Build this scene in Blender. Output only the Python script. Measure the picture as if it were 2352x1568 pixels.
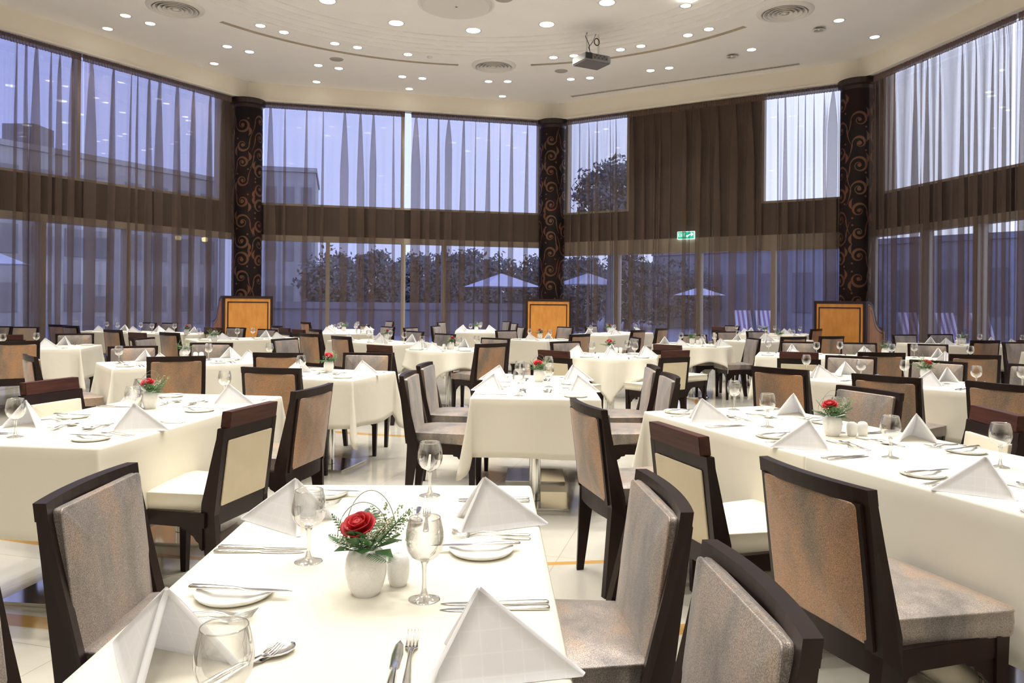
import bpy, bmesh, math, random
from mathutils import Vector, Matrix, noise
PI = math.pi
R = math.radians
random.seed(7)
sc = bpy.context.scene
for o in list(bpy.data.objects):
    bpy.data.objects.remove(o)
COL = sc.collection

# ---------------------------------------------------------------- camera
FPX, PX0, PY0, ROLL, EYE = 1748.0, 1176.0, 694.0, 0.0092, 1.36
cam_d = bpy.data.cameras.new('camera')
cam = bpy.data.objects.new('camera', cam_d)
COL.objects.link(cam)
cam_d.sensor_width = 36.0
cam_d.lens = FPX / 2352 * 36
cam_d.shift_y = -(784 - PY0) / 2352
cam_d.clip_start = 0.05
cam_d.clip_end = 400
cam.matrix_world = Matrix.Translation((0, 0, EYE)) @ Matrix.Rotation(PI / 2, 4, 'X') @ Matrix.Rotation(ROLL, 4, 'Z')
sc.camera = cam

# ---------------------------------------------------------------- view and sky
sc.view_settings.view_transform = 'Standard'
sc.view_settings.look = 'None'
sc.view_settings.gamma = 1
sc.view_settings.exposure = 0.0
sc.view_settings.use_curve_mapping = False
SKY_K = 1.0
world = bpy.data.worlds.new('dusk_sky')
sc.world = world
world.use_nodes = True
wn = world.node_tree
wn.nodes.clear()
w_out = wn.nodes.new('ShaderNodeOutputWorld')
w_bg = wn.nodes.new('ShaderNodeBackground')
w_tc = wn.nodes.new('ShaderNodeTexCoord')
w_sp = wn.nodes.new('ShaderNodeSeparateXYZ')
w_r1 = wn.nodes.new('ShaderNodeValToRGB')
w_mr = wn.nodes.new('ShaderNodeMapRange')
w_mr.inputs['From Min'].default_value = -0.6
w_mr.inputs['From Max'].default_value = 0.6
wn.links.new(w_tc.outputs['Generated'], w_sp.inputs[0])
wn.links.new(w_sp.outputs['X'], w_mr.inputs['Value'])
wn.links.new(w_mr.outputs[0], w_r1.inputs[0])
cr = w_r1.color_ramp
cr.elements[0].position = 0.0
cr.elements[0].color = (0.64, 0.75, 1.55, 1)
cr.elements[1].position = 1.0
cr.elements[1].color = (2.1, 2.25, 2.7, 1)
e = cr.elements.new(0.5)
e.color = (1.05, 1.18, 1.8, 1)
w_m2 = wn.nodes.new('ShaderNodeMapRange')
w_m2.inputs['From Min'].default_value = .35
w_m2.inputs['From Max'].default_value = .75
w_mx = wn.nodes.new('ShaderNodeMixRGB')
w_mx.inputs[2].default_value = (.42, .58, 1.6, 1)
wn.links.new(w_sp.outputs['Z'], w_m2.inputs['Value'])
wn.links.new(w_m2.outputs[0], w_mx.inputs[0])
wn.links.new(w_r1.outputs[0], w_mx.inputs[1])
wn.links.new(w_mx.outputs[0], w_bg.inputs['Color'])
w_bg.inputs['Strength'].default_value = SKY_K
wn.links.new(w_bg.outputs[0], w_out.inputs['Surface'])

SMALL_W, BIG_W = 126.0, 345.0


def at(px, py, z):
    """point of the place seen at image position (px, py) that lies at height z"""
    a, b = px - PX0, py - PY0
    c, s = math.cos(ROLL), math.sin(ROLL)
    u, v = c * a + s * b, -s * a + c * b
    d = (EYE - z) * FPX / v
    return Vector((u * d / FPX, d, z))


def to_px(p):
    u, v = FPX * p[0] / p[1], -FPX * (p[2] - EYE) / p[1]
    c, s = math.cos(ROLL), math.sin(ROLL)
    return PX0 + c * u - s * v, PY0 + s * u + c * v


# ---------------------------------------------------------------- materials
MATS = {}


def new_mat(name):
    m = bpy.data.materials.new(name)
    m.use_nodes = True
    m.node_tree.nodes.clear()
    MATS[name] = m
    return m, m.node_tree.nodes, m.node_tree.links


def nd(ns, t, **k):
    n = ns.new('ShaderNode' + t)
    for a, b in k.items():
        if a in n.inputs:
            n.inputs[a].default_value = b
        else:
            setattr(n, a, b)
    return n


def pbr(name, col, rough=0.5, metal=0.0, **k):
    m, ns, ls = new_mat(name)
    o = nd(ns, 'OutputMaterial')
    b = nd(ns, 'BsdfPrincipled')
    b.inputs['Base Color'].default_value = (*col, 1)
    b.inputs['Roughness'].default_value = rough
    b.inputs['Metallic'].default_value = metal
    for a, v in k.items():
        b.inputs[a.replace('_', ' ')].default_value = v
    ls.new(b.outputs[0], o.inputs[0])
    return m, ns, ls, b


def mixed(name, c1, c2, scale, rough=0.5, metal=0.0, stretch=(1, 1, 1), bump=0.0, bscale=100, detail=3, lo=.35, hi=.65, **k):
    m, ns, ls, b = pbr(name, c1, rough, metal, **k)
    tc = nd(ns, 'TexCoord')
    mp = nd(ns, 'Mapping')
    mp.inputs['Scale'].default_value = stretch
    nz = nd(ns, 'TexNoise', Scale=scale, Detail=detail)
    rp = nd(ns, 'ValToRGB')
    rp.color_ramp.elements[0].position = lo
    rp.color_ramp.elements[0].color = (*c1, 1)
    rp.color_ramp.elements[1].position = hi
    rp.color_ramp.elements[1].color = (*c2, 1)
    ls.new(tc.outputs['Object'], mp.inputs[0])
    ls.new(mp.outputs[0], nz.inputs['Vector'])
    ls.new(nz.outputs['Fac'], rp.inputs[0])
    ls.new(rp.outputs[0], b.inputs['Base Color'])
    if bump:
        n2 = nd(ns, 'TexNoise', Scale=bscale, Detail=2)
        ls.new(tc.outputs['Object'], n2.inputs['Vector'])
        bp = nd(ns, 'Bump', Strength=bump, Distance=0.002)
        ls.new(n2.outputs['Fac'], bp.inputs['Height'])
        ls.new(bp.outputs[0], b.inputs['Normal'])
    return m, ns, ls, b


M = {}
M['plaster'] = mixed('ceiling_plaster', (.90, .87, .83), (.92, .89, .85), 2, 0.9)[0]
M['bulkhead'] = mixed('bulkhead_plaster', (.90, .83, .71), (.92, .85, .73), 2, 0.7)[0]
M['wallpaint'] = mixed('wall_paint', (.82, .76, .66), (.84, .78, .68), 2, 0.8)[0]
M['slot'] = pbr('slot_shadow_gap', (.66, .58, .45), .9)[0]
M['white_metal'] = pbr('white_metal', (.78, .75, .70), .45)[0]
M['grey_metal'] = pbr('grey_grille', (.42, .39, .35), .6)[0]
M['dark_beam'] = mixed('dark_brown_beam', (.030, .018, .010), (.045, .026, .015), 3, .55)[0]
M['beige_frame'] = pbr('beige_window_frame', (.52, .44, .34), .5)[0]
M['column_dark'] = mixed('column_lacquer', (.005, .0035, .0035), (.016, .005, .004), 1.5, .6, Specular_IOR_Level=.2)[0]
M['scroll'] = mixed('scroll_copper', (.13, .042, .020), (.11, .060, .030), 2.2, .45, .3)[0]
M['veneer'] = mixed('orange_veneer', (.52, .205, .035), (.62, .27, .055), 9, .38, stretch=(1, 1, .35), detail=6)[0]
M['dark_trim'] = pbr('dark_trim_wood', (.022, .008, .006), .3)[0]
M['espresso'] = mixed('espresso_wood', (.013, .006, .005), (.020, .008, .006), 14, .36, stretch=(1, 1, .2), Specular_IOR_Level=.28)[0]
M['slab_wood'] = mixed('reddish_grain_wood', (.045, .013, .009), (.085, .028, .018), 30, .38, stretch=(.12, 1, 1.6), detail=5, Specular_IOR_Level=.3)[0]
M['leather'] = mixed('cream_leather', (.82, .77, .62), (.86, .81, .67), 8, .38, bump=.08, bscale=300)[0]
M['leather_back'] = mixed('cream_rear_leather', (.66, .57, .40), (.70, .61, .44), 8, .55, bump=.08, bscale=300)[0]
M['chrome'] = pbr('chrome', (.82, .82, .80), .10, 1.0)[0]
M['steel'] = pbr('cutlery_steel', (.80, .79, .77), .16, 1.0)[0]
M['china'] = pbr('white_china', (.86, .85, .80), .15)[0]
M['black'] = pbr('black_plastic', (.02, .02, .02), .5)[0]
M['grey_plastic'] = pbr('grey_plastic', (.16, .15, .15), .5)[0]
M['silver_plastic'] = pbr('silver_plastic', (.32, .31, .30), .5)[0]
M['rose'] = mixed('rose_petal', (.34, .001, .004), (.52, .003, .008), 30, .55)[0]
M['fern'] = mixed('fern_green', (.020, .075, .018), (.060, .16, .040), 25, .5)[0]
M['fern_pale'] = mixed('blossom_green', (.10, .18, .05), (.22, .28, .11), 40, .6)[0]
M['bloom'] = pbr('tiny_white_bloom', (.72, .66, .50), .7)[0]
M['wire'] = pbr('grass_stem', (.22, .26, .16), .4)[0]
M['concrete'] = mixed('dusk_render', (.36, .36, .38), (.42, .42, .45), 1, .9)[0]
M['dark_concrete'] = mixed('dark_grey_render', (.22, .22, .25), (.26, .26, .29), 1, .9)[0]  # darker grey for the roof box, garden wall and building windows
M['ground'] = mixed('terrace_paving', (.34, .33, .35), (.38, .37, .39), .5, .8)[0]
M['water'] = pbr('pool_water', (.03, .06, .10), .05)[0]
M['foliage'] = mixed('tree_foliage', (.14, .16, .17), (.19, .21, .22), 3, .9)[0]
M['parasol'] = pbr('parasol_canvas', (.85, .83, .85), .8)[0]
M['stripe_w'] = pbr('lounger_white', (.85, .8, .85), .8)[0]
M['stripe_v'] = pbr('lounger_violet', (.35, .22, .42), .8)[0]
M['crimson'] = pbr('berry_orange', (.55, .10, .03), .5)[0]


def emit(name, col, s):
    m, ns, ls = new_mat(name)
    o = nd(ns, 'OutputMaterial')
    e_ = nd(ns, 'Emission', Strength=s)
    e_.inputs[0].default_value = (*col, 1)
    ls.new(e_.outputs[0], o.inputs[0])
    return m


M['lamp'] = emit('lamp_glow', (1, .97, .90), 9)
M['lamp_big'] = emit('large_lamp_glow', (.96, 1, .93), 12)
M['exit_green'] = emit('exit_green_light', (.0, .62, .34), 1.6)
M['exit_white'] = emit('exit_white_light', (.75, 1, .92), 3.0)
M['yellow_lamp'] = emit('terrace_lamp_light', (1, .85, .4), 2.5)


def fabric(name, ca, cb, cc, metal=.5):
    m, ns, ls, b = pbr(name, ca, .42, metal)
    b.inputs['Sheen Weight'].default_value = .25
    tc = nd(ns, 'TexCoord')
    mp = nd(ns, 'Mapping')
    mp.inputs['Scale'].default_value = (1.0, 1.0, .35)
    oi = nd(ns, 'ObjectInfo')
    ad = nd(ns, 'VectorMath', operation='ADD')
    ml = nd(ns, 'VectorMath', operation='SCALE', Scale=40.0)
    ls.new(tc.outputs['Object'], mp.inputs[0])
    ls.new(oi.outputs['Random'], ml.inputs[0])
    ls.new(mp.outputs[0], ad.inputs[0])
    ls.new(ml.outputs[0], ad.inputs[1])
    nz = nd(ns, 'TexNoise', Scale=6.0, Detail=3, Roughness=.6)
    ls.new(ad.outputs[0], nz.inputs['Vector'])
    rp = nd(ns, 'ValToRGB')
    el = rp.color_ramp.elements
    el[0].position = .33
    el[0].color = (*cb, 1)
    el[1].position = .66
    el[1].color = (*cc, 1)
    x = el.new(.5)
    x.color = (*ca, 1)
    ls.new(nz.outputs['Fac'], rp.inputs[0])
    vz = nd(ns, 'TexNoise', Scale=420.0, Detail=1)
    ls.new(tc.outputs['Object'], vz.inputs['Vector'])
    mr = nd(ns, 'MapRange')
    mr.inputs['From Min'].default_value = .42
    mr.inputs['From Max'].default_value = .60
    mr.inputs['To Min'].default_value = .62
    mr.inputs['To Max'].default_value = 1.18
    ls.new(vz.outputs['Fac'], mr.inputs['Value'])
    mm = nd(ns, 'VectorMath', operation='SCALE')
    ls.new(rp.outputs[0], mm.inputs[0])
    ls.new(mr.outputs[0], mm.inputs['Scale'])
    ls.new(mm.outputs[0], b.inputs['Base Color'])
    bp = nd(ns, 'Bump', Strength=.45, Distance=.0012)
    ls.new(vz.outputs['Fac'], bp.inputs['Height'])
    ls.new(bp.outputs[0], b.inputs['Normal'])
    return m


M['taupe'] = fabric('shimmer_taupe_fabric', (.40, .345, .305), (.225, .20, .19), (.52, .38, .285))
M['copper'] = fabric('warm_shaded_taupe_fabric', (.44, .27, .165), (.26, .20, .15), (.54, .30, .16))  # taupe fabric of the rear panels, their warm shading put into the colour


def cloth_mat(name, c, grid=False, rough=.85):
    m, ns, ls, b = pbr(name, c, rough, Specular_IOR_Level=.25)
    tc = nd(ns, 'TexCoord')
    nz = nd(ns, 'TexNoise', Scale=5.0, Detail=3)
    ls.new(tc.outputs['Object'], nz.inputs['Vector'])
    bp = nd(ns, 'Bump', Strength=.22, Distance=.02)
    ls.new(nz.outputs['Fac'], bp.inputs['Height'])
    ls.new(bp.outputs[0], b.inputs['Normal'])
    if grid:
        uv = nd(ns, 'UVMap')
        br = nd(ns, 'TexBrick', Scale=1.0)
        br.offset = 0
        br.inputs['Brick Width'].default_value = .034
        br.inputs['Row Height'].default_value = .034
        br.inputs['Mortar Size'].default_value = .0014
        br.inputs['Color1'].default_value = (*c, 1)
        br.inputs['Color2'].default_value = (c[0] * .985, c[1] * .985, c[2] * .985, 1)
        br.inputs['Mortar'].default_value = (min(1, c[0] * 1.05), min(1, c[1] * 1.05), min(1, c[2] * 1.05), 1)
        ls.new(uv.outputs[0], br.inputs['Vector'])
        ls.new(br.outputs['Color'], b.inputs['Base Color'])
        tl = nd(ns, 'BsdfTranslucent')
        tl.inputs[0].default_value = (*c, 1)
        mx_ = nd(ns, 'MixShader')
        mx_.inputs[0].default_value = .36
        ls.new(b.outputs[0], mx_.inputs[1])
        ls.new(tl.outputs[0], mx_.inputs[2])
        ls.new(mx_.outputs[0], [n_ for n_ in ns if n_.bl_idname == 'ShaderNodeOutputMaterial'][0].inputs[0])
    return m


M['cream_cloth'] = cloth_mat('cream_tablecloth', (.79, .75, .64))
M['white_cloth'] = cloth_mat('white_tablecloth', (.77, .745, .665))
M['napkin'] = cloth_mat('white_napkin', (.92, .915, .925), True)

# crackled glaze
m, ns, ls, b = pbr('crackle_glaze', (.88, .87, .84), .12)
tc = nd(ns, 'TexCoord')
vo = nd(ns, 'TexVoronoi', Scale=75.0, feature='DISTANCE_TO_EDGE')
ls.new(tc.outputs['Object'], vo.inputs['Vector'])
rp = nd(ns, 'ValToRGB')
rp.color_ramp.elements[0].position = .0
rp.color_ramp.elements[0].color = (.72, .71, .67, 1)
rp.color_ramp.elements[1].position = .02
rp.color_ramp.elements[1].color = (.88, .87, .84, 1)
ls.new(vo.outputs['Distance'], rp.inputs[0])
ls.new(rp.outputs[0], b.inputs['Base Color'])
M['glaze'] = m

# thin glass (bowls, panes)
def thin_glass(name, tint, lo, hi):
    m, ns, ls = new_mat(name)
    o = nd(ns, 'OutputMaterial')
    tr = nd(ns, 'BsdfTransparent')
    tr.inputs[0].default_value = (*tint, 1)
    gl = nd(ns, 'BsdfGlossy', Roughness=.02)
    lw = nd(ns, 'LayerWeight', Blend=.84)
    mr = nd(ns, 'MapRange')
    mr.inputs['To Min'].default_value = lo
    mr.inputs['To Max'].default_value = hi
    mx = nd(ns, 'MixShader')
    ls.new(lw.outputs['Facing'], mr.inputs['Value'])
    ls.new(mr.outputs[0], mx.inputs[0])
    ls.new(tr.outputs[0], mx.inputs[1])
    ls.new(gl.outputs[0], mx.inputs[2])
    ls.new(mx.outputs[0], o.inputs[0])
    return m


M['glass'] = thin_glass('goblet_glass', (.985, .988, .985), .025, .70)
M['pane'] = thin_glass('window_glass', (.88, .90, .94), .03, .5)
M['solid_glass'] = thin_glass('stem_glass', (.93, .935, .935), .10, .75)


# sheer curtain: the longer a ray's way through the weave, the less gets through
def sheer(name, t0, col):
    m, ns, ls = new_mat(name)
    o = nd(ns, 'OutputMaterial')
    tr = nd(ns, 'BsdfTransparent')
    tr.inputs[0].default_value = (.98, .97, .97, 1)
    df = nd(ns, 'BsdfDiffuse')
    df.inputs[0].default_value = (*col, 1)
    tl = nd(ns, 'BsdfTranslucent')
    tl.inputs[0].default_value = (*col, 1)
    gl = nd(ns, 'BsdfGlossy', Roughness=.45)
    gl.inputs[0].default_value = (col[0] * 2.2, col[1] * 2.1, col[2] * 2.1, 1)
    m1 = nd(ns, 'MixShader')
    m1.inputs[0].default_value = .35
    m2 = nd(ns, 'MixShader')
    m2.inputs[0].default_value = .30
    ls.new(df.outputs[0], m1.inputs[1])
    ls.new(tl.outputs[0], m1.inputs[2])
    ls.new(m1.outputs[0], m2.inputs[1])
    ls.new(gl.outputs[0], m2.inputs[2])
    lw = nd(ns, 'LayerWeight', Blend=.5)
    s1 = nd(ns, 'Math', operation='SUBTRACT')
    s1.inputs[0].default_value = 1.0
    ls.new(lw.outputs['Facing'], s1.inputs[1])
    mxx = nd(ns, 'Math', operation='MAXIMUM')
    mxx.inputs[1].default_value = .10
    ls.new(s1.outputs[0], mxx.inputs[0])
    dv = nd(ns, 'Math', operation='DIVIDE')
    dv.inputs[0].default_value = 1.0
    ls.new(mxx.outputs[0], dv.inputs[1])
    pw = nd(ns, 'Math', operation='POWER')
    pw.inputs[0].default_value = t0
    ls.new(dv.outputs[0], pw.inputs[1])
    m3 = nd(ns, 'MixShader')
    ls.new(pw.outputs[0], m3.inputs[0])
    ls.new(m2.outputs[0], m3.inputs[1])
    ls.new(tr.outputs[0], m3.inputs[2])
    ls.new(m3.outputs[0], o.inputs[0])
    return m


M['sheer'] = sheer('sheer_brown_curtain', .64, (.155, .115, .09))
M['tape'] = sheer('gathered_heading', .10, (.15, .105, .085))

# marble floor
m, ns, ls, b = pbr('polished_marble_floor', (.62, .56, .46), .09)
geo = nd(ns, 'NewGeometry')
mp = nd(ns, 'Mapping')
mp.inputs['Rotation'].default_value = (0, 0, R(15))
ls.new(geo.outputs['Position'], mp.inputs[0])
br = nd(ns, 'TexBrick', Scale=1.0)
br.offset = 0.0
br.inputs['Brick Width'].default_value = .8
br.inputs['Row Height'].default_value = .8
br.inputs['Mortar Size'].default_value = .002
br.inputs['Color1'].default_value = (.64, .605, .53, 1)
br.inputs['Color2'].default_value = (.56, .53, .465, 1)
br.inputs['Mortar'].default_value = (.45, .38, .27, 1)
ls.new(mp.outputs[0], br.inputs['Vector'])
nz = nd(ns, 'TexNoise', Scale=1.3, Detail=8, Roughness=.62, Distortion=1.5)
ls.new(geo.outputs['Position'], nz.inputs['Vector'])
rp = nd(ns, 'ValToRGB')
rp.color_ramp.elements[0].position = .3
rp.color_ramp.elements[0].color = (.86, .86, .84, 1)
rp.color_ramp.elements[1].position = .7
rp.color_ramp.elements[1].color = (1.0, 1.0, 1.0, 1)
ls.new(nz.outputs['Fac'], rp.inputs[0])
mm = nd(ns, 'MixRGB', blend_type='MULTIPLY')
mm.inputs[0].default_value = 1
ls.new(br.outputs['Color'], mm.inputs[1])
ls.new(rp.outputs[0], mm.inputs[2])
# two ochre inlay rings round the middle of the room
ds = nd(ns, 'VectorMath', operation='DISTANCE')
ds.inputs[1].default_value = (-.6, 10.85, 0)
ls.new(geo.outputs['Position'], ds.inputs[0])
prev = mm.outputs[0]
for rad_, hw_ in ((6.93, .024), (7.78, .05), (3.2, .05)):
    a1 = nd(ns, 'Math', operation='SUBTRACT')
    a1.inputs[1].default_value = rad_
    ls.new(ds.outputs['Value'], a1.inputs[0])
    pp = nd(ns, 'Math', operation='ABSOLUTE')
    ls.new(a1.outputs[0], pp.inputs[0])
    lt = nd(ns, 'Math', operation='LESS_THAN')
    lt.inputs[1].default_value = hw_
    ls.new(pp.outputs[0], lt.inputs[0])
    mo = nd(ns, 'MixRGB')
    mo.inputs[2].default_value = (.50, .29, .10, 1)
    ls.new(lt.outputs[0], mo.inputs[0])
    ls.new(prev, mo.inputs[1])
    prev = mo.outputs[0]
ls.new(prev, b.inputs['Base Color'])
M['marble'] = m


# ---------------------------------------------------------------- mesh helpers
class MB:
    def __init__(s):
        s.v, s.f, s.sm, s.uv = [], [], [], {}

    def add(s, vs, fs, smooth=True, tf=None):
        n = len(s.v)
        for p in vs:
            p = Vector(p)
            s.v.append(tf @ p if tf else p)
        for f in fs:
            s.f.append([i + n for i in f])
            s.sm.append(smooth)
        return s

    def hexa(s, c, tf=None):
        """eight corners, bottom four then top four"""
        return s.add(c, [(3, 2, 1, 0), (4, 5, 6, 7), (0, 1, 5, 4), (1, 2, 6, 5), (2, 3, 7, 6), (3, 0, 4, 7)], False, tf)

    def box(s, x0, x1, y0, y1, z0, z1, tf=None, bev=0.0):
        if bev <= 0:
            return s.hexa([(x0, y0, z0), (x1, y0, z0), (x1, y1, z0), (x0, y1, z0),
                           (x0, y0, z1), (x1, y0, z1), (x1, y1, z1), (x0, y1, z1)], tf)
        bm = bmesh.new()
        bmesh.ops.create_cube(bm, size=1)
        for v in bm.verts:
            v.co = Vector(((x0 + x1) / 2 + v.co.x * (x1 - x0), (y0 + y1) / 2 + v.co.y * (y1 - y0), (z0 + z1) / 2 + v.co.z * (z1 - z0)))
        bmesh.ops.bevel(bm, geom=bm.edges[:], offset=bev, segments=2, affect='EDGES')
        bm.verts.index_update()
        s.add([v.co.copy() for v in bm.verts], [[v.index for v in f.verts] for f in bm.faces], False, tf)
        bm.free()
        return s

    def prism(s, poly, a, b, axis='x', tf=None):
        """polygon in the plane across the axis, from a to b"""
        n = len(poly)
        mk = {'x': lambda p, t: (t, p[0], p[1]), 'y': lambda p, t: (p[0], t, p[1]), 'z': lambda p, t: (p[0], p[1], t)}[axis]
        vs = [mk(p, a) for p in poly] + [mk(p, b) for p in poly]
        fs = [tuple(range(n))[::-1], tuple(range(n, 2 * n))] + [(i, (i + 1) % n, (i + 1) % n + n, i + n) for i in range(n)]
        return s.add(vs, fs, False, tf)

    def lathe(s, prof, n=24, tf=None, smooth=True, caps=False):
        vs, fs = [], []
        for r_, z in prof:
            for i in range(n):
                a = 2 * PI * i / n
                vs.append((r_ * math.cos(a), r_ * math.sin(a), z))
        for j in range(len(prof) - 1):
            for i in range(n):
                k = (i + 1) % n
                fs.append((j * n + i, j * n + k, (j + 1) * n + k, (j + 1) * n + i))
        if caps:
            fs.append(tuple(range(n))[::-1])
            fs.append(tuple(range((len(prof) - 1) * n, len(prof) * n)))
        return s.add(vs, fs, smooth, tf)

    def tube(s, pts, r, n=6, tf=None, cap=True):
        pts = [Vector(p) for p in pts]
        rs = r if isinstance(r, (list, tuple)) else [r] * len(pts)
        vs, fs = [], []
        for i, p in enumerate(pts):
            d = (pts[min(i + 1, len(pts) - 1)] - pts[max(i - 1, 0)]).normalized()
            up = Vector((0, 0, 1)) if abs(d.z) < .9 else Vector((1, 0, 0))
            a = d.cross(up).normalized()
            b_ = d.cross(a)
            for k in range(n):
                t = 2 * PI * k / n
                vs.append(p + (a * math.cos(t) + b_ * math.sin(t)) * rs[i])
        for j in range(len(pts) - 1):
            for k in range(n):
                q = (k + 1) % n
                fs.append((j * n + k, j * n + q, (j + 1) * n + q, (j + 1) * n + k))
        if cap:
            fs += [tuple(range(n)), tuple(range((len(pts) - 1) * n, len(pts) * n))[::-1]]
        return s.add(vs, fs, True, tf)

    def rings(s, rings, cap0=True, cap1=True, smooth=True, tf=None):
        n = len(rings[0])
        vs = [p for r_ in rings for p in r_]
        fs = []
        for j in range(len(rings) - 1):
            for i in range(n):
                k = (i + 1) % n
                fs.append((j * n + i, j * n + k, (j + 1) * n + k, (j + 1) * n + i))
        if cap0:
            fs.append(tuple(range(n))[::-1])
        if cap1:
            fs.append(tuple(range((len(rings) - 1) * n, len(rings) * n)))
        return s.add(vs, fs, smooth, tf)

    def bend(s, fn, start=0):
        for i in range(start, len(s.v)):
            s.v[i] = Vector(fn(s.v[i]))
        return s

    def mesh(s, name, mat):
        me = bpy.data.meshes.new(name)
        me.from_pydata([tuple(p) for p in s.v], [], s.f)
        me.polygons.foreach_set('use_smooth', s.sm)
        me.materials.append(M[mat])
        me.update()
        return me

    def build(s, name, mat, parent=None, **k):
        o_ = bpy.data.objects.new(name, s.mesh(name, mat))
        COL.objects.link(o_)
        if parent:
            o_.parent = parent
        tag(o_, **k)
        return o_


def tag(o_, label=None, cat=None, group=None, kind=None):
    if label:
        o_['label'] = label
    if cat:
        o_['category'] = cat
    if group:
        o_['group'] = group
    if kind:
        o_['kind'] = kind


def struct(mb, name, mat, parent=None):
    return mb.build(name, mat, parent, **({} if parent else {'kind': 'structure'}))


def empty(name, loc=(0, 0, 0), rz=0.0, **k):
    o_ = bpy.data.objects.new(name, None)
    COL.objects.link(o_)
    o_.empty_display_size = .1
    o_.location = loc
    o_.rotation_euler = (0, 0, rz)
    tag(o_, **k)
    return o_


def dup(root, loc, rz, label, group=None, scale=None):
    """a copy of a thing with copies of its parts"""
    r_ = root.copy()
    COL.objects.link(r_)
    r_.location = loc
    r_.rotation_euler = (0, 0, rz)
    r_['label'] = label
    if group:
        r_['group'] = group
    if scale:
        r_.scale = scale
    for ch in list(root.children):
        c = ch.copy()
        COL.objects.link(c)
        c.parent = r_
        for g in list(ch.children):
            d = g.copy()
            COL.objects.link(d)
            d.parent = c
    return r_


PROTO_USED = {}


def place(key, root, loc, rz, label, group=None, scale=None):
    """the first placing moves the thing built, every later one copies it"""
    if key not in PROTO_USED:
        PROTO_USED[key] = True
        root.location = loc
        root.rotation_euler = (0, 0, rz)
        root['label'] = label
        if group:
            root['group'] = group
        if scale:
            root.scale = scale
        return root
    return dup(root, loc, rz, label, group, scale)


def rrect(w, d, r_, z, n=4, cx=0, cy=0):
    pts = []
    r_ = min(r_, w / 2 - 1e-4, d / 2 - 1e-4)
    for sx, sy, a0 in ((1, -1, -90), (1, 1, 0), (-1, 1, 90), (-1, -1, 180)):
        for i in range(n + 1):
            a = R(a0 + 90 * i / n)
            pts.append((cx + sx * (w / 2 - r_) + r_ * math.cos(a), cy + sy * (d / 2 - r_) + r_ * math.sin(a), z))
    return pts


def pad(w, d, h, crown, r_=.03, edge=.012):
    """upholstered pad lying flat, base at z=0, with a welt line round the upper edge"""
    rg = [rrect(w - .006, d - .006, r_, 0), rrect(w, d, r_, edge * .6), rrect(w + .004, d + .004, r_, h * .5),
          rrect(w, d, r_, h - .007), rrect(w + .005, d + .005, r_, h - .004), rrect(w + .005, d + .005, r_, h), rrect(w - .004, d - .004, r_, h + .001)]
    for t in (.93, .8, .6, .35, .12):
        rg.append([(x * t, y * t, h + crown * (1 - t ** 3.0)) for x, y, z in rrect(w, d, r_, 0)])
    return rg


# ---------------------------------------------------------------- the room
CX, CY, ZC, ZB = -0.6, 10.85, 6.64, 6.21
ZBT, ZBB, ZH = 3.72, 2.98, 2.84
V = [(-10.36, -4.0), (-10.36, 11.96), (-6.45, 18.47), (1.046, 20.3), (7.43, 16.43), (8.95, 8.98), (8.95, -4.0)]
V = [Vector((x, y, 0)) for x, y in V]


def wall_frame(i):
    """origin, direction along and outward normal of the wall between corners i and i+1"""
    a, b_ = V[i], V[i + 1]
    d = (b_ - a)
    L = d.length
    d.normalize()
    n = Vector((-d.y, d.x, 0))
    return a, d, n, L


def wtf(i):
    a, d, n, L = wall_frame(i)
    return Matrix(((d.x, n.x, 0, a.x), (d.y, n.y, 0, a.y), (0, 0, 1, 0), (0, 0, 0, 1)))


mb = MB()
mb.add([(-11.5, -4.5, 0), (10, -4.5, 0), (10, 10, 0), (8.1, 17, 0), (1.2, 21.2, 0), (-6.9, 19.3, 0), (-11.5, 12.3, 0)], [tuple(range(7))], False)
mb.add([(p[0], p[1], -.2) for p in mb.v], [tuple(range(7))[::-1]] + [], False)
struct(mb, 'floor', 'marble')

# ceiling: polar mesh with stepped rings and recessed slots
def wall_dist(a):
    best = 30
    c, s = math.cos(a), math.sin(a)
    P = [(p.x, p.y) for p in V]
    for i in range(len(P)):
        x1, y1 = P[i]
        x2, y2 = P[(i + 1) % len(P)]
        ex, ey = x2 - x1, y2 - y1
        den = c * ey - s * ex
        if abs(den) < 1e-9:
            continue
        t = ((x1 - CX) * ey - (y1 - CY) * ex) / den
        u = ((x1 - CX) * s - (y1 - CY) * c) / den
        u = ((x1 - CX) + 0 - t * c) / ex if abs(ex) > abs(ey) else ((y1 - CY) - t * s) / ey
        u = -u
        if t > 0 and -1e-6 <= u <= 1 + 1e-6:
            best = min(best, t)
    return best


NA = 360
radii = [0.01, 3.0, 4.67, 4.89, 5.12, 5.30, 5.51, 6.10, 6.22, 7.0, None]
step = {0: .125, 1: .125, 2: .10, 3: .075, 4: .05, 5: .025, 6: 0, 7: 0, 8: 0, 9: 0}
sl = [at(505, 52, ZC), at(1048, 147, ZC), at(1220, 148, ZC), at(1718, 60, ZC)]
sa = [math.atan2(p.y - CY, p.x - CX) for p in sl]


def in_slot(a):
    a = (a + PI) % (2 * PI) - PI
    return sa[1] <= a <= sa[0] or sa[3] <= a <= sa[2] or -2.2 < a < -1.7 or -1.4 < a < -.9


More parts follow.
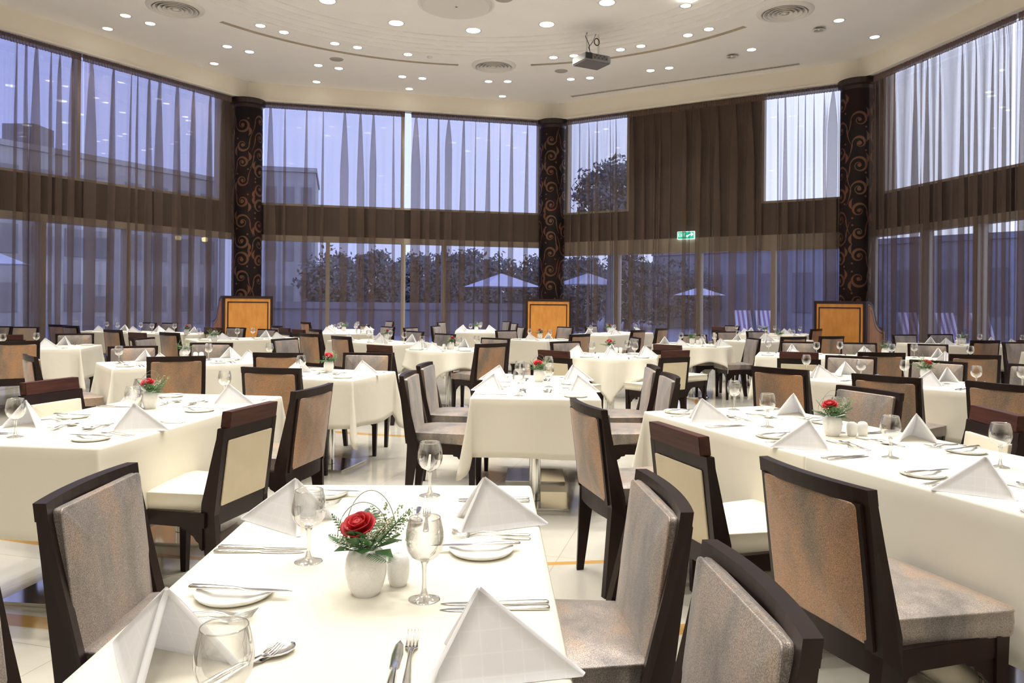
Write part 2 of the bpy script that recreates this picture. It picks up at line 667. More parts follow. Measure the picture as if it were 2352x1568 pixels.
mb = MB()
ms = MB()
for i in range(NA):
    a0, a1 = 2 * PI * i / NA, 2 * PI * (i + 1) / NA
    am = (a0 + a1) / 2
    w0, w1 = wall_dist(a0) + .03, wall_dist(a1) + .03
    hprev = None
    for j in range(len(radii) - 1):
        r0 = radii[j]
        rr0, rr1 = (r0, radii[j + 1]), (r0, radii[j + 1])
        if radii[j + 1] is None:
            rr0, rr1 = (r0, w0), (r0, w1)
        hh = ZC + step[j]
        tgt = mb
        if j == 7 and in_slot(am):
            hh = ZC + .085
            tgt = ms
        c0, s0, c1, s1 = math.cos(a0), math.sin(a0), math.cos(a1), math.sin(a1)
        q = [(CX + rr0[0] * c0, CY + rr0[0] * s0, hh), (CX + rr0[1] * c0, CY + rr0[1] * s0, hh),
             (CX + rr1[1] * c1, CY + rr1[1] * s1, hh), (CX + rr1[0] * c1, CY + rr1[0] * s1, hh)]
        tgt.add(q, [(3, 2, 1, 0)], False)
        if hprev is not None and abs(hprev - hh) > 1e-4:
            (ms if abs(hprev - hh) > .08 else mb).add([(CX + r0 * c0, CY + r0 * s0, hprev), (CX + r0 * c1, CY + r0 * s1, hprev),
                    (CX + r0 * c1, CY + r0 * s1, hh), (CX + r0 * c0, CY + r0 * s0, hh)], [(0, 1, 2, 3)], False)
        hprev = hh
ceil = struct(mb, 'ceiling', 'plaster')
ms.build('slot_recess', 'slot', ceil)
dp = at(1048, 10, ZC + .125)
mb = MB()
mb.lathe([(.66, 0.0), (.66, -.004), (.70, -.004), (.70, 0)], 64, smooth=False)
mb.lathe([(.66, -.002), (.60, -.05), (.02, -.05)], 64, smooth=False)
dome = mb.build('ceiling_rose', 'white_metal', ceil)
dome.location = (dp.x, dp.y, ZC + .125)

# roof slab and bulkhead round the room
mb = MB()
mb.prism([(-11.0, -4.5), (9.6, -4.5), (9.6, 9.15), (8.0, 16.85), (1.15, 21.0), (-6.8, 19.05), (-11.0, 12.1)], ZC + .30, ZC + .40, axis='z')
struct(mb, 'trim_1', 'plaster')
mb = MB()
for i in range(len(V) - 1):
    a, d, n, L = wall_frame(i)
    mb.box(-.05, L + .05, -.02, .35, ZB + .02, ZC + .34, tf=wtf(i))
    mb.box(-.05, L + .05, -.05, .05, ZB, ZB + .03, tf=wtf(i))
struct(mb, 'trim_2', 'bulkhead')

GO = .44   # glass line behind the curtain line


def window_wall(i, side, uppers, mulls, low_head=ZH):
    a, d, n, L = wall_frame(i)
    tf = wtf(i)
    g0, g1 = GO - .12, GO + .12
    e0, e1 = -.25, L + .25
    mbm = MB()
    mbm.box(e0, e1, g0, g1, ZBB, ZBT, tf=tf)
    mbm.box(e0, e1, g0, g1, ZC - .1, ZC + .3, tf=tf)
    lo = e0
    for (u0, u1) in uppers:
        if u0 > lo + .01:
            mbm.box(lo, u0, g0, g1, ZBT, ZC - .1, tf=tf)
        lo = u1
    mbm.box(lo, e1, g0, g1, ZBT, ZC - .1, tf=tf)
    w_ = struct(mbm, 'wall_' + side, 'dark_beam')
    k = 1 + 2 * i
    win = MB()
    for (u0, u1) in uppers:
        for u in (u0, u1):
            win.box(u - .03, u + .03, g0 - .01, g1 - .03, ZBT, ZC - .1, tf=tf)
        if u1 - u0 > 3:
            um = (u0 + u1) / 2
            win.box(um - .035, um + .035, g0, g1 - .03, ZBT, ZC - .1, tf=tf)
        win.box(u0, u1, g0 - .01, g1 - .03, ZBT, ZBT + .05, tf=tf)
    f1 = struct(win, 'window_%d' % k, 'beige_frame')
    pn = MB()
    for (u0, u1) in uppers:
        pn.add([(u0, GO, ZBT), (u1, GO, ZBT), (u1, GO, ZC - .1), (u0, GO, ZC - .1)], [(0, 1, 2, 3)], False, tf)
    pn.build('pane', 'pane', f1)
    win = MB()
    win.box(e0, e1, g0 - .02, g1 - .02, low_head, ZBB, tf=tf)
    win.box(e0, e1, g0 - .02, g1 - .02, 0, .12, tf=tf)
    for u in [e0 + .2] + list(mulls) + [e1 - .2]:
        win.box(u - .05, u + .05, g0 - .02, g1 - .04, .12, low_head, tf=tf)
    f2 = struct(win, 'window_%d' % (k + 1), 'beige_frame')
    pn = MB()
    pn.add([(e0, GO, .1), (e1, GO, .1), (e1, GO, low_head), (e0, GO, low_head)], [(0, 1, 2, 3)], False, tf)
    pn.build('pane', 'pane', f2)


def wall_u(i, px):
    """distance along wall i at which the glass line is crossed by the sight line of image column px"""
    a, d, n, L = wall_frame(i)
    a2 = a + n * GO
    s = (px - PX0) / FPX
    t = (s * a2.y - a2.x) / (d.x - s * d.y)
    return t


window_wall(1, 'left', [(.3, wall_u(1, 497))], [wall_u(1, 90), wall_u(1, 286)])
window_wall(2, 'back_left', [(.12, wall_u(2, 1233))], [wall_u(2, 752), wall_u(2, 925), wall_u(2, 1018)])
window_wall(3, 'back_right', [(wall_u(3, 1304), wall_u(3, 1444)), (wall_u(3, 1752), wall_u(3, 1931))],
            [wall_u(3, 1420), wall_u(3, 1608), wall_u(3, 1778)], 2.62)
window_wall(4, 'right', [(.45, 7.4)], [wall_u(4, 2130), wall_u(4, 2255), 5.5])
# plain walls beside and behind the camera
for i, side in ((0, 'far_left'), (5, 'far_right')):
    a, d, n, L = wall_frame(i)
    struct(MB().box(0, L, .05, .25, 0, ZC + .3, tf=wtf(i)), 'wall_' + side, 'wallpaint')
struct(MB().box(-10.6, 9.2, -4.25, -4.05, 0, ZC + .3), 'wall_rear', 'wallpaint')


# ---------------------------------------------------------------- ceiling lamps
def lamp_proto(name, r_, mat, energy, ang):
    root = empty(name, label='x', cat='light')
    MB().lathe([(r_, .0), (r_ + .012, -.006), (r_ + .03, -.006), (r_ + .034, 0)], 28).build('trim_ring', 'white_metal', root)
    MB().lathe([(.001, -.004), (r_, -.004), (r_, 0)], 28, smooth=False).build('lens', mat, root)
    ld = bpy.data.lights.new(name + '_light', 'SPOT')
    ld.energy = energy
    ld.color = (1.0, .965, .915)
    ld.spot_size = R(ang)
    ld.spot_blend = .65
    ld.shadow_soft_size = .05
    lo_ = bpy.data.objects.new('lamp', ld)
    COL.objects.link(lo_)
    lo_.parent = root
    lo_.location = (0, 0, -.03)
    return root


small = lamp_proto('recessed_downlight', .085, 'lamp', SMALL_W, 92)
big = lamp_proto('large_downlight', .135, 'lamp_big', BIG_W, 104)
[c for c in big.children if c.type == 'LIGHT'][0].data.color = (1.0, .97, .91)
SM = [(288, 36), (345, 54), (247, 66), (522, 107), (573, 119), (492, 146), (598, 59), (652, 74), (769, 100), (821, 109), (937, 125),
      (731, 150), (778, 157), (727, 188), (924, 176), (970, 180), (940, 204), (1122, 187), (1166, 187), (1154, 221), (1311, 182),
      (1355, 179), (1271, 132), (1318, 128), (1425, 114), (1472, 106), (1494, 162), (1537, 156), (1580, 81), (1628, 67), (1575, 13),
      (1726, 114), (1927, 47), (2009, 85)]
ORD = ['first', 'second', 'third', 'fourth', 'fifth', 'sixth', 'seventh', 'eighth', 'ninth', 'tenth', 'eleventh', 'twelfth', 'thirteenth', 'fourteenth',
       'fifteenth', 'sixteenth', 'seventeenth', 'eighteenth', 'nineteenth', 'twentieth']


def ring_of(p):
    d = math.hypot(p.x - CX, p.y - CY)
    return 'inner' if d < 6.4 else ('middle' if d < 8.3 else 'outer')


byring = {}
for px, py in SM:
    p = at(px, py, ZC)
    byring.setdefault(ring_of(p), []).append((px, p))
for rg, L in byring.items():
    L.sort(key=lambda q: q[0])
    for k, (px, p) in enumerate(L):
        lab = 'small round lit downlight, %s from the left in the %s ring of the ceiling' % (ORD[k], rg)
        place('sm', small, (p.x, p.y, ZC), 0, lab, 'small recessed downlights in the ceiling')
BG = [(752, 2), (910, 53), (1087, 70), (1256, 56), (1394, 6)]
for k, (px, py) in enumerate(BG):
    p = at(px, py, ZC + .125)
    place('bg', big, (p.x, p.y, ZC + .125), 0, 'large bright downlight, %s from the left in the raised central ceiling' % ORD[k], 'large downlights in the central ceiling')
# the half of the rings above and behind the camera's view
for px, py in SM:
    p = at(px, py, ZC)
    q = 2 * CY - p.y
    if q < 9 and q > -1:
        dup(small, (p.x, q, ZC), 0, 'small round lit downlight above the picture, rearmost ones added to brighten the napkins', 'downlights above the picture')
for px, py in BG:
    p = at(px, py, ZC + .125)
    dup(big, (p.x, 2 * CY - p.y, ZC + .125), 0, 'large bright downlight in the part of the ceiling above the picture', 'large downlights above the picture')
for x, y in ((-7.9, 11.5), (-7.7, 9.0), (-6.2, 10.2), (5.1, 11.5), (6.6, 11.8), (6.6, 9.2), (5.1, 9.6), (-1.5, .2), (1.5, .2), (0, -1.6), (3.5, -1), (-3.5, -1), (-5, .6), (5, .6), (-1.0, -2.8), (1.0, -2.8), (-2.6, -2.6), (2.6, -2.6), (-.4, -3.4), (.5, -2.2)):  # rearmost lamps are unseen, added to brighten napkins and sides facing the camera
    dup(small, (x, y, ZC), 0, 'small round lit downlight above the picture, rearmost ones added to brighten the napkins', 'downlights above the picture')
# two unlit ones
unl = empty('unlit_downlight', label='x', cat='light')
MB().lathe([(.085, .0), (.097, -.006), (.115, -.006), (.119, 0)], 28).build('trim_ring', 'white_metal', unl)
MB().lathe([(.001, .05), (.05, .04), (.085, .0)], 28, smooth=True).build('reflector', 'grey_metal', unl)
MB().lathe([(.001, .0), (.02, .01), (.02, .05)], 12).build('bulb', 'china', unl)
p = at(1881, 64, ZC)
place('un', unl, (p.x, p.y, ZC - .052), 0, 'unlit grey recessed downlight near the right round air diffuser')
p = at(1681, 126, ZC)
place('un', unl, (p.x, p.y, ZC - .052), 0, 'unlit grey recessed downlight above the long linear grille')

# diffusers
dif = empty('air_diffuser', label='x', cat='air vent')
MB().lathe([(.50, 0), (.49, -.02), (.43, -.045), (.40, -.045), (.395, -.003)], 48).build('outer_ring', 'white_metal', dif)
MB().lathe([(.40, -.009), (.001, -.009)], 48, smooth=False).build('throat', 'grey_metal', dif)
for k, rr in enumerate((.38, .30, .22, .14)):
    MB().lathe([(rr - .035, -.011), (rr - .018, -.030), (rr + .002, -.052), (rr - .004, -.056), (rr - .030, -.034), (rr - .045, -.011)], 48).build('cone_ring', 'white_metal', dif)
MB().lathe([(.04, -.010), (.060, -.03), (.075, -.048), (.001, -.055)], 32).build('centre_cone', 'white_metal', dif)
for (px, py), w_ in (((403, 17), 'left'), ((1134, 150), 'middle'), ((1803, 26), 'right')):
    p = at(px, py, ZC)
    place('dif', dif, (p.x, p.y, ZC), 0, 'round multi-ring air diffuser in the ceiling, %s one of the three' % w_, 'round air diffusers')
# speakers
for (px, py), r_, lab in (((773, 136), .15, 'flat round grey ceiling speaker left of the middle diffuser'), ((1289, 163), .15, 'flat round grey ceiling speaker below the projector'),
                          ((1157, -3), .17, 'flat round grey ceiling speaker at the top edge of the picture')):
    z_ = ZC if py > 0 else ZC + .125
    p = at(px, py, z_)
    s_ = MB().lathe([(r_, 0), (r_ - .01, -.008), (.001, -.010)], 32).build('ceiling_speaker', 'grey_metal', label=lab, cat='speaker')
    s_.location = (p.x, p.y, z_)
p = at(987, 130, ZC)
s_ = MB().lathe([(.06, 0), (.055, -.03), (.03, -.04), (.001, -.04)], 24).build('smoke_detector', 'white_metal', label='small white smoke detector in the ceiling left of the middle diffuser', cat='smoke detector')
s_.location = (p.x, p.y, ZC)
# linear grille
p0, p1 = at(1312, 221, ZC), at(1836, 146, ZC)
dd = (p1 - p0)
LL = dd.length
g = MB()
g.box(0, LL, -.07, -.055, -.012, .0)
g.box(0, LL, .055, .07, -.012, .0)
gr = g.build('linear_grille', 'white_metal', label='long straight slatted air grille in the ceiling in front of the right rear windows', cat='air vent')
g = MB()
for k in range(60):
    x = LL * (k + .5) / 60
    g.box(x - .008, x + .008, -.055, .055, -.010, -.002)
for y in (-.03, 0, .03):
    g.box(0, LL, y - .004, y + .004, -.010, .0)
g.build('slats', 'grey_metal', gr)
MB().box(0, LL, -.055, .055, -.003, -.001).build('backing', 'grey_metal', gr)
gr.location = (p0.x, p0.y, ZC)
gr.rotation_euler = (0, 0, math.atan2(dd.y, dd.x))

# projector
pc = Vector((at(1348, 100, ZC).x, at(1348, 100, ZC).y, 0))
PZ = 6.13
d_ = FPX * (PZ - EYE) / (694 - 136)
pc = Vector(((1350 - PX0) / FPX * d_ + .03, d_, PZ))
pr = empty('ceiling_projector', pc, R(28), label='grey ceiling projector hanging from a bracket with looped cables', cat='projector')
MB().box(-.30, .30, -.24, .24, -.095, .055, bev=.02).build('housing', 'silver_plastic', pr)
MB().box(-.285, .285, -.225, .225, -.102, -.094, bev=.002).build('bottom_plate', 'grey_plastic', pr)
MB().box(-.13, .22, -.246, -.238, -.06, .04).build('connector_panel', 'grey_plastic', pr)
for k in range(7):
    MB().lathe([(.001, .004), (.012, .004), (.012, 0)], 10, tf=Matrix.Translation((-.09 + .045 * k, -.246, .012 if k % 2 else -.028)) @ Matrix.Rotation(PI / 2, 4, 'X')).build('socket', 'black', pr)
MB().box(-.29, -.14, -.247, -.238, -.07, .045).build('vent', 'black', pr)
MB().box(.295, .304, -.15, .18, -.07, .045).build('vent', 'black', pr)
for x in (-.12, .16):
    MB().box(x - .014, x + .014, -.012, .012, .05, ZC - PZ + .01).build('hanger', 'white_metal', pr)
MB().tube([(-.12, -.02, ZC - PZ), (-.17, -.03, ZC - PZ - .08), (-.08, -.03, .28), (-.12, -.12, .10), (-.10, -.24, .03)], .007).build('cable', 'black', pr)
MB().tube([(.08, -.02, ZC - PZ), (.0, -.03, .34), (-.10, -.04, .22), (-.13, -.15, .08), (-.02, -.25, .02)], .007).build('cable', 'black', pr)
MB().tube([(.10 + .06 * math.cos(t * .5), -.03, .36 + .07 * math.sin(t * .5)) for t in range(26)], .009).build('cable_coil', 'black', pr)

# ---------------------------------------------------------------- columns
CR = .345


def scroll_band(rnd):
    """curling ribbons laid on the column's surface"""
    b_ = MB()
    rc = CR + .004

    def ribbon(pts, ws):
        vs, fs = [], []
        for k, (u, z) in enumerate(pts):
            u2, z2 = pts[min(k + 1, len(pts) - 1)]
            u1, z1 = pts[max(k - 1, 0)]
            dx, dz = u2 - u1, z2 - z1
            l_ = math.hypot(dx, dz) or 1
            nx, nz_ = -dz / l_, dx / l_
            for sgn in (-1, 1):
                uu, zz = u + sgn * nx * ws[k], z + sgn * nz_ * ws[k]
                a = uu / rc
                vs.append((rc * math.cos(a), rc * math.sin(a), zz))
        for k in range(len(pts) - 1):
            fs.append((2 * k, 2 * k + 1, 2 * k + 3, 2 * k + 2))
        b_.add(vs, fs, True)

    def disc(u, z, r_):
        vs = [(rc * math.cos(u / rc), rc * math.sin(u / rc), z)]
        for k in range(16):
            a = 2 * PI * k / 16
            uu, zz = u + r_ * math.cos(a), z + r_ * math.sin(a)
            vs.append((rc * math.cos(uu / rc), rc * math.sin(uu / rc), zz))
        b_.add(vs, [(0, 1 + k, 1 + (k + 1) % 16) for k in range(16)], True)

    circ = 2 * PI * rc
    for j in range(5):
        u0 = circ * j / 5
        z = .12 + .31 * (j % 2)
        while z < ZB - .55:
            s = rnd.choice((-1, 1))
            up = rnd.choice((-1, 1))
            r0 = rnd.uniform(.11, .17)
            turns = rnd.uniform(1.1, 1.5)
            pts, ws = [], []
            n = 30
            for k in range(n + 1):
                t = k / n
                rr = r0 * (1 - t) ** .8 + .022
                a = t * turns * 2 * PI
                pts.append((u0 + s * rr * math.cos(a), z + up * rr * math.sin(a)))
                ws.append(.008 + .024 * math.sin(PI * min(1, t * 1.5 + .05)) ** 2 * (1 - .5 * t))
            tail = []
            for k in range(10, 0, -1):
                t = k / 10
                tail.append((u0 + s * (r0 + .022) + s * .09 * t * t, z - up * .34 * t))
            ribbon(tail + pts, [.003 + .014 * (1 - k / 10) for k in range(10, 0, -1)] + ws)
            disc(u0, z, .034 + .012 * rnd.random())
            cr_ = [(u0 - s * (.13 + .05 * math.sin(PI * q / 12)), z + up * (.02 + .24 * q / 12)) for q in range(13)]
            ribbon(cr_, [.004 + .030 * math.sin(PI * q / 12) ** 1.5 for q in range(13)])
            disc(u0 - s * .13, z - up * .16, .022)
            z += rnd.uniform(.40, .50)
    return b_


rnd = random.Random(3)
sb = scroll_band(rnd).mesh('scroll_pattern', 'scroll')
for i, w_ in ((2, 'left'), (3, 'middle'), (4, 'right')):
    c = empty('round_column', (V[i].x, V[i].y, 0), i * 1.1, label='dark round column with copper scroll pattern, %s of the three between the curtains' % w_, cat='column', group='patterned columns between the curtains')
    MB().lathe([(CR, 0), (CR, ZB - .22)], 48).build('shaft', 'column_dark', c)
    MB().lathe([(CR, ZB - .24), (CR + .01, ZB - .17), (CR + .055, ZB - .14), (CR + .06, ZB - .02), (.01, ZB - .015)], 48, smooth=False).build('capital', 'dark_trim', c)
    MB().lathe([(CR + .03, 0), (CR + .03, .18), (CR, .2)], 48, smooth=False).build('base', 'dark_trim', c)
    sp_ = bpy.data.objects.new('scroll_pattern', sb)
    COL.objects.link(sp_)
    sp_.parent = c


# ---------------------------------------------------------------- curtains
def curtain(i, u0, u1, name_lab, seed, in_off=-.02, fw_k=1.0, rip_k=.7):
    a, d, n, L = wall_frame(i)
    rn = random.Random(seed)
    tf = wtf(i)
    W_ = u1 - u0
    ZT, ZL = ZB - .14, .03
    NR = 30
    folds = []
    u = rn.uniform(.10, .25)
    while u < W_ - .12:
        w_ = rn.choice((.04, .07, .10, .14, .18, .22)) * rn.uniform(.8, 1.2) * fw_k
        folds.append((u, w_, rn.uniform(-.09, .09), rn.uniform(.10, .55), rn.uniform(.35, 1.0), rn.uniform(0, .8)))
        u += w_ * .6 + rn.choice((.14, .18, .24, .30, .40)) * rn.uniform(.8, 1.2)
    rip = [(rn.uniform(.10, .38), rn.uniform(0, 6.28), rn.uniform(.4, 1)) for _ in range(7)]
    fine = [(rn.uniform(.035, .06), rn.uniform(0, 6.28)) for _ in range(3)]
    vs, fs = [], []
    NF = 10
    ncol = 0
    for r_ in range(NR + 1):
        t = r_ / NR
        z = ZT + (ZL - ZT) * t
        amp = (.006 + .012 * min(1, t * 2.2)) * rip_k
        row = []

        def wav(u, t=t, amp=amp):
            y = 0.0
            for (w_, ph, am) in rip:
                y += amp * am * .5 * math.sin(2 * PI * u / w_ + ph + .9 * t)
            for (w_, ph) in fine:
                y += .006 * math.exp(-t * 8) * math.sin(2 * PI * u / w_ + ph)
            return y
        prev = (0.0, 0.0)
        ext = [(f0 + dr * t * .6, w_ * (.22 + (1 - .22) * min(1, t / t0) ** .8) * (1 - (1 - low) * max(0, t - .55) / .45 * bend_)) for (f0, w_, dr, t0, low, bend_) in folds]
        for (fc, fw) in ext + [(W_, 0.0)]:
            tgt = (min(fc - fw / 2, W_), 0.0)
            if tgt[0] < prev[0]:
                tgt = (prev[0] + .001, 0.0)
            for k in range(NF):
                q = k / NF
                e_ = q * q * (3 - 2 * q)
                x = prev[0] + (tgt[0] - prev[0]) * q
                row.append((x, prev[1] * (1 - e_) + wav(x)))
            if fw > 0:
                x0, x1 = tgt[0], tgt[0] + fw
                for k in range(NF * 3 + 1):
                    q = k / (NF * 3) * 3
                    leg = min(int(q), 2)
                    f_ = q - leg
                    e_ = (1 - math.cos(PI * f_)) / 2
                    x = x0 + (x1 - x0) * (e_ if leg != 1 else 1 - e_)
                    row.append((x, .028 * q * min(1, fw / .05) + wav(x)))
                prev = (x1, .084 * min(1, fw / .05))
            else:
                row.append((W_, 0))
        ncol = len(row)
        for (x, y) in row:
            vs.append((u0 + min(max(x, 0), W_), in_off + .04 + y, z))
    for r_ in range(NR):
        for k in range(ncol - 1):
            q = r_ * ncol + k
            fs.append((q, q + 1, q + ncol + 1, q + ncol))
    root = empty('sheer_curtain', a + d * u0, 0, label=name_lab, cat='curtain', group='floor-length sheer curtains')
    inv = Matrix.Translation(-(a + d * u0))
    MB().add(vs, fs, True, inv @ tf).build('drape', 'sheer', root)
    vs, fs = [], []
    NP = int(W_ / .012)
    for k in range(NP + 1):
        u = W_ * k / NP
        yy = in_off + .10 + .016 * math.sin(u * 2 * PI / .055 + 1.3 * math.sin(u * 9))
        for z in (ZB - .005, ZB - .07, ZB - .145):
            vs.append((u0 + u, yy + rn.uniform(-.002, .002), z + rn.uniform(-.004, .004)))
    for k in range(NP):
        for j in range(2):
            q = 3 * k + j
            fs.append((q, q + 3, q + 4, q + 1))
    MB().add(vs, fs, True, inv @ tf).build('heading_tape', 'tape', root)
    MB().box(u0, u1, .17, .20, ZB - .04, ZB - .005, tf=inv @ tf).build('curtain_track', 'white_metal', root)


def cu(i, px):
    a, d, n, L = wall_frame(i)
    s = (px - PX0) / FPX
    return (s * a.y - a.x) / (d.x - s * d.y)


L1, L2, L3, L4 = [wall_frame(i)[3] for i in (1, 2, 3, 4)]
curtain(1, .2, cu(1, 187), 'brown sheer curtain, farther left of the two on the left wall', 11)
curtain(1, cu(1, 190), L1 - .28, 'brown sheer curtain on the left wall, ending at the left column', 12)
curtain(2, .38, cu(2, 927), 'brown sheer curtain right of the left column', 13)
curtain(2, cu(2, 942), L2 - .30, 'brown sheer curtain left of the middle column', 14)
curtain(3, .30, cu(3, 1584), 'brown sheer curtain right of the middle column, behind the exit sign side', 15)
curtain(3, cu(3, 1585), L3 - .36, 'brown sheer curtain left of the right column', 16, rip_k=.5)
curtain(4, .30, cu(4, 2318), 'brown sheer curtain on the right wall beside the right column', 17, fw_k=1.5, rip_k=.25)
curtain(4, cu(4, 2324), L4 - .1, 'brown sheer curtain at the right edge of the picture', 18)

# exit sign behind the curtain, on the beam of the right rear wall
u_ = wall_u(3, 1580)
a, d, n, L = wall_frame(3)
dz = (a + d * u_ + n * (GO - .14)).y
zs = EYE + (698 - 541) * dz / FPX
es = empty('exit_sign', a + d * u_ + n * (GO - .17) + Vector((0, 0, zs)), math.atan2(d.y, d.x), label='green illuminated EXIT sign glowing behind the sheer curtain', cat='exit sign')
MB().box(-.21, .21, -.03, .03, -.09, .09).build('sign_box', 'exit_green', es)
for b4 in ((-.215, .215, -.095, -.083), (-.215, .215, .083, .095), (-.215, -.203, -.095, .095), (.203, .215, -.095, .095)):
    MB().box(b4[0], b4[1], -.036, .034, b4[2], b4[3]).build('sign_border', 'exit_white', es)


def stroke(mb_, x0, z0, x1, z1, w_=.011):
    l_ = math.hypot(x1 - x0, z1 - z0)
    nx, nz_ = -(z1 - z0) / l_ * w_ / 2, (x1 - x0) / l_ * w_ / 2
    mb_.hexa([(x0 + nx, -.034, z0 + nz_), (x0 - nx, -.034, z0 - nz_), (x1 - nx, -.034, z1 - nz_), (x1 + nx, -.034, z1 + nz_),
              (x0 + nx, -.031, z0 + nz_), (x0 - nx, -.031, z0 - nz_), (x1 - nx, -.031, z1 - nz_), (x1 + nx, -.031, z1 + nz_)])


lt = MB()
x = -.185
for ch in 'EXIT':
    if ch == 'E':
        for q in ((0, -.03, 0, .05), (0, .045, .035, .045), (0, .01, .03, .01), (0, -.025, .035, -.025)):
            stroke(lt, x + q[0], q[1], x + q[2], q[3])
    if ch == 'X':
        stroke(lt, x, -.03, x + .035, .05)
        stroke(lt, x, .05, x + .035, -.03)
    if ch == 'I':
        stroke(lt, x + .012, -.03, x + .012, .05)
    if ch == 'T':
        stroke(lt, x, .045, x + .04, .045)
        stroke(lt, x + .02, -.03, x + .02, .05)
    x += .05 if ch != 'I' else .028
lt.build('lettering', 'exit_white', es)
ar = MB()
stroke(ar, .03, -.03, .10, .02, .03)
stroke(ar, .09, .02, .17, .02, .02)
stroke(ar, .13, .06, .18, .02, .018)
stroke(ar, .13, -.02, .18, .02, .018)
ar.lathe([(.001, 0), (.024, 0)], 16, tf=Matrix.Translation((.03, -.035, -.02)) @ Matrix.Rotation(PI / 2, 4, 'X'))
ar.build('arrow_pictogram', 'exit_white', es)


# ---------------------------------------------------------------- waiter stations
def station(px0, px1, py, i, lab):
    c = V[i]
    f_ = Vector((CX - c.x, CY - c.y, 0)).normalized()
    if i == 3:
        f_ = Vector((-.03, -1, 0)).normalized()
    mid = (px0 + px1) / 2
    base = None
    for k in range(400):
        q = c + f_ * (.2 + .005 * k)
        if i == 3 or True:
            if to_px((q.x, q.y, 1.4))[0] and k == 180:
                base = q
    # slide along the sight line of the panel's middle to the distance of the base
    dpt = base.y
    base = Vector(((mid - PX0) / FPX * dpt, dpt, 0))
    rz = math.atan2(f_.y, f_.x) + PI / 2
    st = empty('waiter_station', base, rz, label=lab, cat='cabinet', group='waiter stations in front of the columns')
    W_, H_ = 1.16, 1.45
    fr = MB()
    fr.box(-W_ / 2, W_ / 2, 0, .05, H_ - .06, H_, bev=.006)
    for s in (-1, 1):
        fr.box(s * W_ / 2 - (.06 if s > 0 else 0), s * W_ / 2 + (.06 if s < 0 else 0), 0, .05, 0, H_ - .055, bev=.006)
    fr.box(-W_ / 2, W_ / 2, 0, .05, 0, .12, bev=.006)
    fr.build('frame', 'dark_trim', st)
    MB().box(-W_ / 2 + .05, W_ / 2 - .05, .01, .04, .1, H_ - .05).build('front_panel', 'veneer', st)
    il = MB()
    il.box(-.46, .46, .004, .012, H_ - .155, H_ - .13)
    for s in (-1, 1):
        il.box(s * .46 - .0125, s * .46 + .0125, .004, .012, .2, H_ - .13)
    il.build('inlay_line', 'dark_trim', st)
    prof = [(.05, 0), (.05, H_), (.13, H_), (.22, H_ - .03), (.29, H_ - .09), (.34, H_ - .18), (.38, H_ - .30), (.43, H_ - .42), (.50, H_ - .50), (.60, H_ - .55), (.78, H_ - .58), (.78, 0)]
    inn = [(.09, .1), (.09, H_ - .06), (.12, H_ - .06), (.19, H_ - .09), (.24, H_ - .14), (.285, H_ - .22), (.33, H_ - .34), (.385, H_ - .46), (.47, H_ - .545), (.59, H_ - .60), (.72, H_ - .63), (.72, .1)]
    for s in (-1, 1):
        x0 = s * (W_ / 2 - .02)
        sp2 = MB().prism(prof, x0 - .018, x0 + .018).build('side_wing', 'dark_trim', st)
        MB().prism(inn, x0 - .021, x0 + .021).build('wing_panel', 'veneer', sp2)
        MB().prism([(p_[0] + .03 if p_[0] < .2 else p_[0] - .035, p_[1] - (.035 if p_[1] > .2 else -.04)) for p_ in inn], x0 - .0225, x0 + .0225).build('inlay_line', 'dark_trim', sp2)
        MB().prism([(p_[0] + .045 if p_[0] < .2 else p_[0] - .05, p_[1] - (.05 if p_[1] > .2 else -.06)) for p_ in inn], x0 - .0235, x0 + .0235).build('centre_panel', 'veneer', sp2)
    MB().box(-W_ / 2 + .04, W_ / 2 - .04, .05, .78, .82, .86).build('shelf', 'dark_trim', st)


station(500, 641, 680, 2, 'orange-veneered waiter station in front of the left column')
station(1199, 1321, 685, 3, 'orange-veneered waiter station in front of the middle column')
station(1857, 1997, 692, 4, 'orange-veneered waiter station in front of the right column')


# ---------------------------------------------------------------- chairs
def back_curve(p, k=.42):
    """dish the back in plan and rake it"""
    x, y, z = p
    y += k * x * x
    if z > .44:
        y -= (z - .44) * .125
    return (x, y, z)


def post_side(sg, zt, cv=1.0):
    xo, xi = .2325, .1975
    po = [(-.236, .42), (-.290 + (.87 - zt) * .12, zt), (-.262 + (.87 - zt) * .12, zt), (-.228, .70), (-.172, .47), (-.165, .36)]
    leg_ = [(-.236, .42), (-.165, .36), (-.222, .0), (-.258, .0)]
    mb_ = MB()
    n0 = 0
    mb_.prism(po, sg * xi, sg * xo)
    mb_.prism(leg_, sg * xi, sg * xo)
    out = []
    for v in mb_.v:
        t = max(0, (.42 - v.z) / .42)
        s = 1 - .10 * t
        out.append(Vector((v.x * s, v.y + .42 * v.x * v.x * cv, v.z)))
    mb_.v = out
    return mb_


